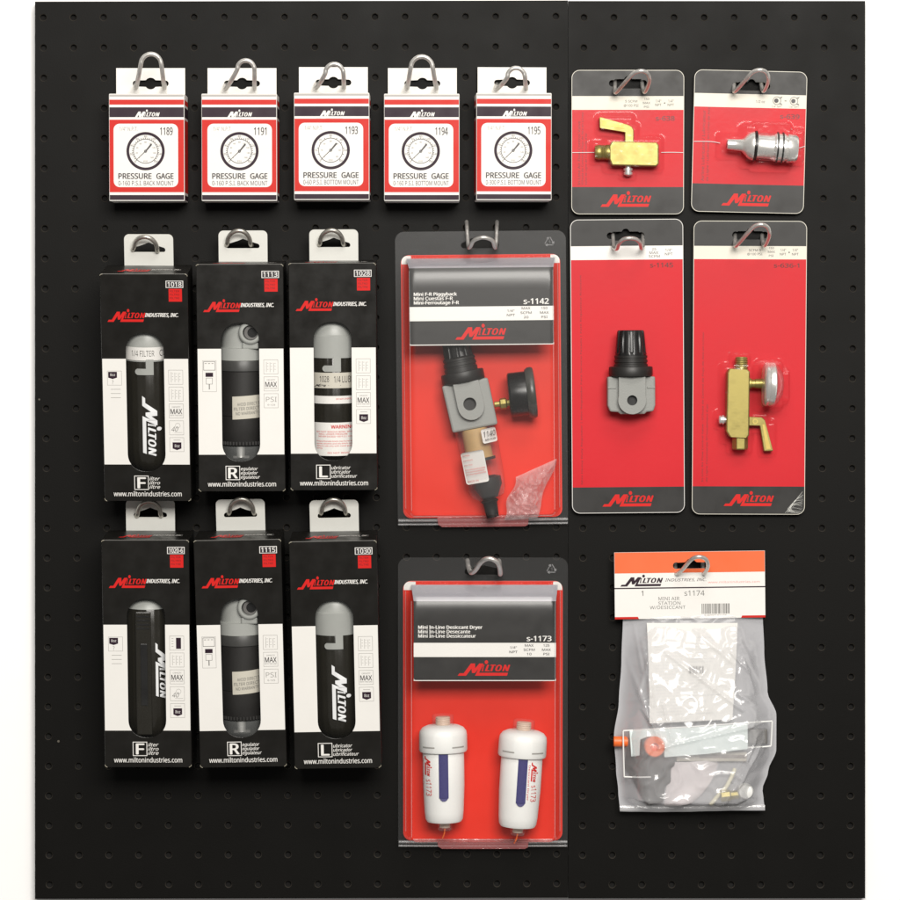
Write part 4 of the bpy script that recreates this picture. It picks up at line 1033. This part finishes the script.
# slanted filter-regulator with gauge
g = Frame('filter_regulator', 'slanted filter regulator with grey body, tan element and black side gauge, in the shell pack', 'regulator', (470, 405), base=f, h=20, roll=-10.5, group=None)
cx = 470.5; ax = 19
b = MB(); fl = lambda t, r, a: r - (0.9 if math.cos(a * 12) > 0.35 else 0) if t < 357 else r
b.lathe([(326, 6), (326, 12.4), (328, 13), (355, 14.6), (356, 15.4)], (cx - 1.5, 0, ax), (0, 1, 0), BLKP, 96, fn=fl); b.build('knob', g, smooth=True)
b = MB(); b.lathe([(356, 15), (357, 16.2), (359, 16.2), (359.4, 15.5), (361, 15.5), (361.4, 16.4), (364, 16.4), (364.4, 15.7), (366, 15.7), (366.4, 16.6), (371, 16.6)], (cx - 1.5, 0, ax), (0, 1, 0), BLKM, 48); b.build('threaded_neck', g, smooth=True)
b = MB(); b.lathe([(370.6, 19.5), (371, 21), (372, 21.4), (380, 21.4), (381, 20.6), (381.4, 19)], (cx - 1, 0, ax - 2), (0, 1, 0), BLKM, 14); b.build('collar_nut', g, smooth=True)
b = MB(); b.prism([(447, 381), (493.5, 381), (494.5, 428.5), (448.8, 428.5)], 1, 27, GREYP); bd = b.build('body', g, solid=True, bevel=2)
b = MB(); lobe = [(458.2, 381.4), (484, 381.4), (485.2, 404)] + [(471.8 + 13.2 * math.cos(R(t)), 406 + 13.6 * math.sin(R(t))) for t in range(0, 181, 15)] + [(458.4, 404)]
b.prism(lobe, 26.5, 33, GREYP, holes=(circle(471, 403.4, 6.3, 26),)); b.build('port_boss', g, bd, solid=True, bevel=1.0)
b = MB(); b.lathe([(27.2, 6.2), (32.6, 6.2)], (471, 403.4, 0), (0, 0, 1), MATS['dark_thread'], 24, cap=False); b.poly(circle(471, 403.4, 6.2, 20), 27.3, BLKM); b.build('port', g, bd)
b = MB(); b.lathe([(428.5, 13.0), (458, 13.4), (458.3, 15), (460.4, 15), (460.8, 10)], (470.6, 0, 17), (0, 1, 0), TANF, 36); b.build('filter_element', g, smooth=True)
b = MB(); b.lathe([(458.4, 15.4), (461.2, 15.4)], (470.6, 0, 17), (0, 1, 0), BLKM, 36); b.build('baffle', g, smooth=True)
b = MB(); b.lathe([(428.3, 20.5), (476, 19.8), (490, 18.6), (497, 16), (500, 11)], (471.5, 0, 18), (0, 1, 0), CUPC, 44, cap=False); bw = b.build('bowl', g, smooth=True)
b = MB(); q = cyl_wrap(471.5, 20.4, 18)
b.prism(rrect(476.6, 430.2, 491.3, 444.4, 2, 4), 0.0, 0.25, WHITE); b.text('1140', 478.8, 432.6, 490.6, 438.4, 0.45, INK, 0, 0.2); b.text('MILTON', 479, 440.2, 490, 442, 0.4, INK, 0.02, 0.3)
b.prism(rrect(452.6, 449.6, 475.4, 481.6, 2.4, 4), 0.0, 0.25, WHITE)
for k, (s_, xe) in enumerate((('WARNING', 461), ('', 0), ('caution', 463), ('', 0), ('under 150 psi', 462), ('', 0), ('Do not use this bowl with any solvents', 474), ('or oils that attack polycarbonate', 473), ('and always depressurise first', 474), ('', 0), ('', 0), ('MADE IN', 465))):
    if s_: b.text(s_, 454, 452 + 2.35 * k, xe, 453.7 + 2.35 * k, 0.45, REDL)
b.warp(lambda x, y, h: (x, y, q(x, y, 0)[2] + h)); b.build('sticker', g, bw)
b = MB(); b.lathe([(477, 9), (479, 14.5), (487, 14.5), (491, 12), (499, 8)], (473, 0, 18), (0, 1, 0), BLKM, 30); b.build('drain_float', g, smooth=True)
b = MB(); b.lathe([(499, 6), (502, 9), (504, 7.2), (513, 6.6), (518.5, 6.2)], (472, 0, 18), (0, 1, 0), BLKM, 24); b.build('drain_nozzle', g, smooth=True)
# gauge on the right
gg = Frame('gauge', 'x', 'gauge', (520, 393), base=f, h=20, roll=-6); gg.o.parent = g.o; gg.o.matrix_parent_inverse = g.o.matrix_world.inverted(); del gg.o['label']; del gg.o['category']
b = MB(); b.lathe([(494, 3.0), (499.6, 3.0), (500, 5.6), (503, 5.8), (506, 5.6), (506.4, 3.6), (510, 3.6)], (0, 401.6, 22), (1, 0, 0), BRASS, 8); b.build('brass_fitting', gg, smooth=False, bevel=0.5, solid=True)
b = MB(); b.lathe([(509, 12), (509.4, 20), (510.4, 21.6), (511.4, 22), (527, 22), (527.4, 23.2)], (0, 394, 20), (1, 0, 0), BLKP, 48); b.build('gauge_case', gg, smooth=True)
b = MB(); b.lathe([(527.2, 23.4), (530, 25.4), (533.6, 25.6), (535.4, 24.6), (536, 22)], (0, 394, 20), (1, 0, 0), mat('smoke_grey_plastic', (0.06, 0.06, 0.055), 0.3), 48); b.build('gauge_rim', gg, smooth=True)
# crumpled bag
sb = Frame('parts_bag', 'small crumpled clear bag in the lower corner of the shell pack', 'bag', (525, 522), base=f, h=14)
def crumple(i, j):
    L = 503 + 13 * (1 - j) ** 1.1 + 2 * math.sin(j * 9); Rr = 555 - 20 * j ** 1.3 + 2.2 * math.sin(j * 7 + 1)
    x = L + (Rr - L) * i; y = 461 + (520 - 461) * j + (1 - i) * (16 * (1 - j)) - 2 * i
    e = min(i, 1 - i, j, 1 - j) * 4; e = min(1, e)
    n = noise.noise(Vector((x * 0.09, y * 0.09, 1.3))); n2 = abs(noise.noise(Vector((x * 0.16, y * 0.13, 7.3))))
    return (x, y, 10 + 12 * e + 7 * n + 6 * (1 - n2 * 2.4) * e)
b = MB(); b.grid(44, 44, crumple, BAGS); b.grid(20, 20, lambda i, j: (crumple(i, j)[0], crumple(i, j)[1], 8 + 2 * noise.noise(Vector((i * 3, j * 3, 0)))), BAGS); b.build('bag_film', sb)
hook('wire loop with two long prongs above the shell pack holding the slanted regulator', [(466.5, 221, -2), (467, 228, 8), (467.6, 238, 14), (468.6, 247, 22), (470.6, 246, 34), (474, 240.4, 42), (483, 237.4, 46), (492, 240.2, 42), (494.4, 246, 34), (495.6, 247, 22), (496.4, 238, 14), (496.8, 228, 8), (497, 221, -2)], 2.0)

cl = [('1/4"', 512.5, 642.4, 6.6), ('NPT', 512.5, 646.8, 8), ('MAX', 528, 640.4, 8.6), ('SCFM', 528, 644.6, 11), ('10', 528, 648.8, 4.6), ('125', 545, 640.4, 6), ('MAX', 545, 644.6, 8.6), ('PSI', 545, 648.8, 6)]
f = clam('clear shell pack holding two white cylinders', 398.2, 558, 567.6, 846.4, 0.0, (403.2, 581.4, 562.4, 840.4), (414.2, 598.4, 554.4, 676.6), (639, 653), (464.5, 502.5, 565.5, 575),
         (('Mini In-Line Desiccant Dryer', 482), ('Mini In-Line Desecante', 470), ('Mini In-Line Dessiccateur', 475.5)), 's-1173', cl, (457.5, 656.0, 509.5, 671.4), (525.5, 632.2, 550, 637.4))


def dryer(cx, y0, roll, label, tx, piv):
    g = Frame('desiccant_dryer', label, 'dryer', piv, base=f, h=20, roll=roll, group='white dryers in the shell pack')
    ax = 21
    Y = lambda v: y0 + v
    b = MB(); b.lathe([(Y(0), 10.2), (Y(0.4), 10.6), (Y(14), 10.8)], (cx, 0, ax), (0, 1, 0), CUPC, 30, cap=False); b.lathe([(Y(2), 6.6), (Y(3), 7.4)] + [q_ for t_ in range(5) for q_ in ((Y(4 + 2 * t_), 7.0), (Y(5 + 2 * t_), 7.5))] + [(Y(14), 7.4)], (cx, 0, ax), (0, 1, 0), mat('tan_fitting', (0.62, 0.46, 0.36), 0.4), 30); b.build('inlet_cap', g, smooth=True)
    b = MB(); b.lathe([(Y(10), 8), (Y(10.6), 16), (Y(12.6), 20.5), (Y(16), 23.2), (Y(20), 23.8), (Y(34.4), 24.0), (Y(36.0), 23.2), (Y(36.2), 19)], (cx, 0, ax), (0, 1, 0), WPL, 48); cp = b.build('cap', g, smooth=True)
    b = MB()
    for xa, xb in ((-20, -8.5), (9, 20.5)): wrapped(b, cx, 24, ax, cx + xa, cx + xb, Y(29.4), Y(30.8), 0.15, PALEI, 12)
    b.build('embossed_mark', g, cp)
    b = MB(); b.lathe([(Y(35.5), 19.8), (Y(37), 20.6), (Y(70), 20.6), (Y(96), 19.4), (Y(103), 18.6), (Y(105.6), 17), (Y(106.4), 8)], (cx, 0, ax), (0, 1, 0), WPL, 48); bd = b.build('body', g, smooth=True)
    b = MB(); qq = len(b.v); sx = tx[0]
    wrapped(b, cx, 20.8, ax, cx + sx, cx + sx + 9.4, Y(36.4), Y(80), 0.3, BLUE, 8); q9 = len(b.v); b.poly(circle(cx + sx + 4.7, Y(79), 4.2, 16), 0.2, BLUE); b.warp(cyl_wrap(cx, 20.8, ax), q9); b.build('bead_window', g, bd)
    b = MB(); t0, t1 = tx[1], tx[2]
    b.logo(cx + t0, Y(39), cx + t1, Y(59), 0.2, REDL, rot=-90)
    b.text('s1173', cx + t0 + 1, Y(62), cx + t1 - 0.6, Y(78), 0.2, REDL, 0, 0, -90)
    b.text('Desiccant Dryer', cx + t0 - 3.4, Y(42), cx + t0 - 1.0, Y(77), 0.2, REDL, 0, 0, -90)
    b.warp(cyl_wrap(cx, 20.7, ax)); b.build('lettering', g, bd)
    b = MB(); b.lathe([(Y(106), 7.6), (Y(114), 7.2), (Y(114.6), 6.4)], (cx + 0.6, 0, ax), (0, 1, 0), CUPC, 26); b.lathe([(Y(106), 5.4), (Y(112), 5.0), (Y(112.4), 2)], (cx + 0.6, 0, ax), (0, 1, 0), MATS['tan_fitting'], 20); b.build('outlet', g, smooth=True)
    b = MB(); b.tube([(cx + 0.5, Y(113), ax + 2), (cx - 0.2, Y(118), ax + 1), (cx - 2, Y(123), ax - 2)], 0.7, ORNP, 8, 4); b.build('orange_thread', g, smooth=True)
    return g


dryer(443.6, 712.0, -0.8, 'left white desiccant cylinder, lettered red beside its blue strip on the left', (-4.6, -18.4, -11.4), (443.6, 770))
dryer(520.0, 717.0, 3.6, 'right white desiccant cylinder, leaning, with red lettering right of its blue strip', (-3.8, 9.6, 16.6), (518.5, 775))
hook('thick wire loop above the shell pack with the white cylinders', [(467.5, 560, -2), (468.5, 567, 8), (471, 572.5, 18), (475.5, 570, 28), (480, 563.4, 38), (485, 559.4, 44), (491, 558.8, 46), (497, 562, 44), (499.6, 567.4, 38), (500.4, 573, 28), (500, 573.4, 16), (499.4, 566, 6), (499, 560, -2)], 2.4)

# ------------------------------------------------------------------ poly bag with header card
f = Frame('header_bag', 'clear poly bag with an orange and white header card at lower right', 'bagged product', (691, 809), d=5, roll=0)
tf = Frame('x', 'x', 'x', (688, 584), base=f, h=16, roll=-0.75)
bpy.data.objects.remove(tf.o)


class Tilt:                                                        # the header sits a little askew on the bag
    def __init__(s): s.o = f.o; s.T = f.M.inverted() @ tf.M
    def loc(s, x, y, h): return tuple(s.T @ Vector(tf.loc(x, y, h)))


tl = Tilt()
b = MB(); hx0, hx1, hy0, hy1 = 613.2, 762.6, 550.8, 617.0; hh = 16
sl = []
for i in range(9): t = R(60 + 240 * i / 8); sl.append((674.6 + 3.4 * math.cos(t), 564.6 + 3.4 * math.sin(t)))
sl += [(683, 561.4)] + [(689 + 4.6 * math.cos(R(t)), 561.6 + 4 * math.sin(R(t))) for t in (200, 230, 270, 310, 340)] + [(695, 561.4)]
for i in range(9): t = R(-120 + 240 * i / 8); sl.append((703.4 + 3.4 * math.cos(t), 564.6 + 3.4 * math.sin(t)))
sl += [(700, 567.6), (678, 567.6)]
b.prism([(hx0, hy0), (hx1, hy0), (hx1, hy1), (hx0, hy1)], hh - 1.2, hh, WHITE, WHITE, (sl,))
b.poly([(hx0 + 0.2, hy0 + 0.2), (hx1 - 0.2, hy0 + 0.2), (hx1 - 0.2, 571.6), (hx0 + 0.2, 571.6)], hh + 0.1, ORNG, (sl,))
b.rect(hx0, 585.9, hx1, 587.1, hh + 0.1, PURP); b.poly([(hx0, 614.8), (636, 614.8), (637, 617), (hx0, 617)], hh + 0.1, REDB); b.poly([(739.6, 614.8), (hx1, 614.8), (hx1, 617), (738.4, 617)], hh + 0.1, REDB)
hd = b.build('header_card', tl)
b = MB(); b.logo(618.8, 573.0, 661.5, 584.6, hh + 0.15, PURP); b.build('logo', tl, hd)
b = MB(); h = hh + 0.15
b.text('INDUSTRIES, INC.', 663.4, 577.2, 704.2, 580.6, h, PURP, 0.0, 0.3); b.text('www.miltonindustries.com', 706, 580.2, 757.4, 582.4, h, mat('faint_red_print', (0.75, 0.30, 0.26), 0.5), -0.01); b.build('company_name', tl, hd); b = MB()
b.text('1', 639.8, 589, 641.6, 594, h, GREYI, 0.01); b.text('s1174', 682.4, 589.4, 702.4, 594.6, h, GREYI, 0.0)
b.text('MINI AIR', 656.6, 595.4, 677.4, 598.8, h, GREYI); b.text('STATION', 656.4, 600.0, 678.4, 603.2, h, GREYI); b.text('W/DESICCANT', 648, 604.2, 683.4, 607.4, h, GREYI)
b.build('product_name', tl, hd)
b = MB(); x = 699.5
while x < 726.5:
    w_ = random.choice((0.4, 0.5, 0.8, 1.1)); b.rect(x, 602.6, x + w_, 612.6, h, GREYI); x += w_ + random.choice((0.4, 0.5, 0.9))
b.text('0 30937 01174', 702, 613.2, 724, 614.6, h, PALEI); b.build('barcode', tl, hd)


def lerp_tab(tab, y):
    for (ya, xa), (yb, xb) in zip(tab, tab[1:]):
        if y <= yb: t = (y - ya) / (yb - ya); t = t * t * (3 - 2 * t); return xa + (xb - xa) * t
    return tab[-1][1]


LT = [(612, 622), (660, 620.5), (700, 618), (735, 613.2), (768, 615.4), (790, 617.6), (809, 619.2)]
RT = [(612, 761), (650, 762.6), (690, 766), (714, 775), (748, 775), (770, 767), (788, 761.4), (798, 762.6), (809, 764)]
def bagf(front):
    def fn(i, j):
        y = 612 + (809 - 612) * j; L = lerp_tab(LT, y); Rr = lerp_tab(RT, y); x = L + (Rr - L) * i
        e = min(1, min(i, 1 - i) * 5) * min(1, (1 - j) * 14) * (0.35 + 0.65 * min(1, j * 6)); e = e * e * (3 - 2 * e)
        b_ = 10 + (34 if front else 2) * e * (0.45 + 0.55 * min(1, j * 1.6))
        if front:
            cr = 0.0
            for (ax_, ay_, bx_, by_, am, wd) in ((664, 650, 738, 705, 4, 3.2), (738, 640, 772, 706, 4, 4), (624, 655, 655, 735, 5, 4), (655, 742, 772, 716, 4.5, 3), (622, 774, 650, 742, 3.5, 3), (712, 808, 757, 742, 5, 4), (640, 640, 650, 700, 4, 4), (720, 640, 700, 715, 2.5, 5), (632, 622, 640, 668, 4, 3), (646, 655, 636, 690, 4, 3), (728, 650, 745, 668, 4, 2.5), (740, 655, 752, 690, 4, 2.5), (735, 690, 752, 700, 4, 3), (640, 705, 662, 742, 5, 3), (660, 700, 668, 735, 4, 3), (752, 735, 735, 772, 4, 2.5), (744, 750, 728, 775, 4, 2.5), (765, 740, 748, 765, 4, 2.5), (690, 625, 730, 660, 3, 4), (735, 780, 772, 720, 4, 3), (628, 700, 648, 690, 3, 3)):
                vx, vy = bx_ - ax_, by_ - ay_; t = max(0, min(1, ((x - ax_) * vx + (y - ay_) * vy) / (vx * vx + vy * vy)))
                d = math.hypot(x - ax_ - vx * t, y - ay_ - vy * t); wd *= 0.62; cr += 0.7 * am * math.exp(-(d / wd) ** 2)
            nz = noise.noise(Vector((x * 0.045, y * 0.03, 2))) * 2.6 + noise.noise(Vector((x * 0.11, y * 0.08, 5))) * 0.7
            rg = 1 - abs(noise.noise(Vector((x * 0.05 + y * 0.03, y * 0.05 - x * 0.02, 9)))) * 3
            b_ += e * (cr + nz + 1.8 * max(0, rg))
        return (x, y, b_)
    return fn
b = MB(); b.grid(150, 180, bagf(True), BAG); b.grid(40, 40, bagf(False), BAGB); b.build('bag_film', f, smooth=True)
b = MB(); b.grid(40, 3, lambda i, j: (619.2 + 144.6 * i, 803.4 + 6.2 * j + 0.7 * math.sin(i * 5) - 0.8 * i * (j - 0.5), 11.5 + 1.2 * math.sin(j * PI) + 0.5 * math.sin(i * 30)), film('bag_seal', milk=0.5, gain=1.5, bump=0.6)); b.build('bottom_seal', f, smooth=True)

# contents of the bag
def content(name, label, cat, a, h): return Frame(name, label, cat, a, base=f, h=h)
g = content('instruction_sheet', 'folded white instruction sheet in the poly bag', 'paper', (690, 718), 22)
b = MB(); sheet = lambda i, j: (645 + 90 * i + 2.4 * j - 7.5 * i * j + 0.6 * math.sin(j * 3), 621 + 99 * j - 3.5 * i * j, 21 + 2.0 * math.sin(i * 3.0 + j * 2) + 4 * j)
b.grid(20, 20, sheet, WHITE); o1 = b.build('sheet', g, smooth=True)
b = MB()
for k in range(26):
    y0_ = 0.14 + 0.031 * k
    for (a_, c_) in ((0.08, 0.42), (0.47, 0.62 + 0.25 * random.random())):
        if 8 < k < 13 and a_ > 0.4: continue
        p = sheet(a_, y0_); q = sheet(c_ - random.random() * 0.06, y0_); b.add([(p[0], p[1], p[2] + 0.25), (q[0], q[1], q[2] + 0.25), (q[0], q[1] + 0.7, q[2] + 0.3), (p[0], p[1] + 0.7, p[2] + 0.3)], [(0, 1, 2, 3)], mat('faint_print', (0.72, 0.715, 0.70), 0.5))
for k in range(9): b.rect(687 + 1.6 * k, 663, 687 + 1.6 * k + (0.5 if k % 2 else 1.0), 670, 27, GREYI)
b.build('print', g, o1)
g = content('mounting_bracket', 'pale blue-white notched plate behind the film of the poly bag', 'bracket', (690, 750), 22)
b = MB(); b.prism([(627.4, 727.2), (744.8, 720.4), (745.0, 745.2), (706, 750), (662, 753.4), (661.6, 740), (655, 733), (646, 733), (638.4, 736), (637.6, 752), (629.4, 753)], 24, 28, PALEB); b.build('plate', g, solid=True, bevel=0.8)
b = MB()
for pts in ([(621.4, 727.2, 27), (690, 723, 28), (769, 717.6, 27)], [(621.4, 727.4, 27), (621.8, 750, 27), (622.6, 773, 26)], [(622.6, 773, 26), (636, 773.4, 26), (649, 773.2, 26)], [(769, 717.8, 27), (768.6, 730, 27), (768, 742, 27)], [(768, 742.4, 27), (756, 743.4, 27), (745, 743.8, 27)]):
    b.tube(pts, 0.75, WPL, 8, 4)
b.build('edge_rail', g, smooth=True)
b = MB(); b.box(746.5, 726.5, 765, 741, 12, 22, GREYM); b.build('end_block', g, solid=True, bevel=1)
g = content('bagged_regulator', 'grey regulator with orange caps lying low in the poly bag', 'regulator', (655, 800), 14)
b = MB(); b.prism([(626, 736), (640, 734), (664, 748), (674, 752), (674, 764), (670, 766), (670, 780), (664, 784), (662, 800), (646, 803), (642, 797), (630, 774), (624, 766)], 8, 17, mat('bag_grey_part', (0.045, 0.042, 0.038), 0.5)); b.build('body', g, solid=True, bevel=2)
b = MB(); b.lathe([(27, 3.4), (32, 4.2), (32.6, 9.0), (31, 10.2), (16, 10.2)], (652.4, 742.8, 0), (0, 0, 1), ORNP, 32); o1 = b.build('orange_cap', g, smooth=True)
b = MB(); b.lathe([(612.4, 4.6), (613, 5.2), (626.4, 5.2), (626.6, 4)], (0, 739, 18), (1, 0, 0), ORNP, 24); b.build('orange_cap', g, smooth=True)
g = content('beige_bar', 'beige plastic bar across the poly bag beneath the pale plate', 'bar', (710, 760), 16)
b = MB(); b.box(675, 749.6, 745, 759, 12, 18, mat('beige_plastic', (0.52, 0.48, 0.41), 0.45)); o1 = b.build('bar', g, solid=True, bevel=1); b = MB(); b.box(698, 752.4, 744, 755.4, 18.1, 18.6, mat('brown_slot', (0.24, 0.2, 0.18), 0.5)); b.build('slot', g, o1, solid=True)
g = content('white_pouch', 'curved pinkish white pouch at the bottom of the poly bag', 'pouch', (690, 806), 14)
b = MB(); b.grid(16, 16, lambda i, j: (668 - 5 * j + (50 - 22 * j ** 2) * i, 760 + 44 * j - 3 * i, 13 + 7 * math.sin(i * PI) + 1.5 * math.sin(j * 5 + i * 4)), mat('pinkish_white', (0.72, 0.66, 0.67), 0.5)); b.build('pouch_film', g, smooth=True)
g = content('tubing', 'short curved cream tube in the lower right of the poly bag', 'tube', (718, 790), 18)
b = MB(); b.tube([(709, 802, 18), (716, 793, 20), (724, 784, 21), (730, 773, 20), (733, 766, 18)], 2.0, mat('cream_tube', (0.72, 0.68, 0.50), 0.4), 12, 6); b.build('tube_wall', g, smooth=True)
g = content('brass_plug', 'brass plug at the bottom of the poly bag beside a round white stopper', 'plug', (728, 797), 16)
b = MB(); b.lathe([(0, 4.5), (0.5, 5.8), (9.5, 5.8), (10.1, 4.4), (18.5, 4.2)], (718.5, 793, 22), (0.97, -0.1, 0), BRASS, 8); b.build('plug_body', g, solid=True, bevel=0.4)
g = content('plastic_stopper', 'round white stopper at the lower right of the poly bag', 'stopper', (743, 795), 16)
b = MB(); b.lathe([(20, 7.6), (26, 7.8), (30, 6.6), (31.6, 3.5), (31.8, 0.4)], (743, 787.4, 0), (0, 0, 1), WPL, 28); b.build('cap_dome', g, smooth=True)
hook('wire loop leaning right through the orange header card', [(675, 562.5, -2), (675.4, 569, 12), (676.5, 573.6, 22), (682, 570, 34), (688.5, 562.5, 46), (693, 558.4, 52), (699, 556.8, 55), (705.6, 559, 52), (708, 565, 46), (706, 571, 34), (703.8, 573.4, 22), (703, 569, 12), (702.6, 562.5, -2)], 2.0)
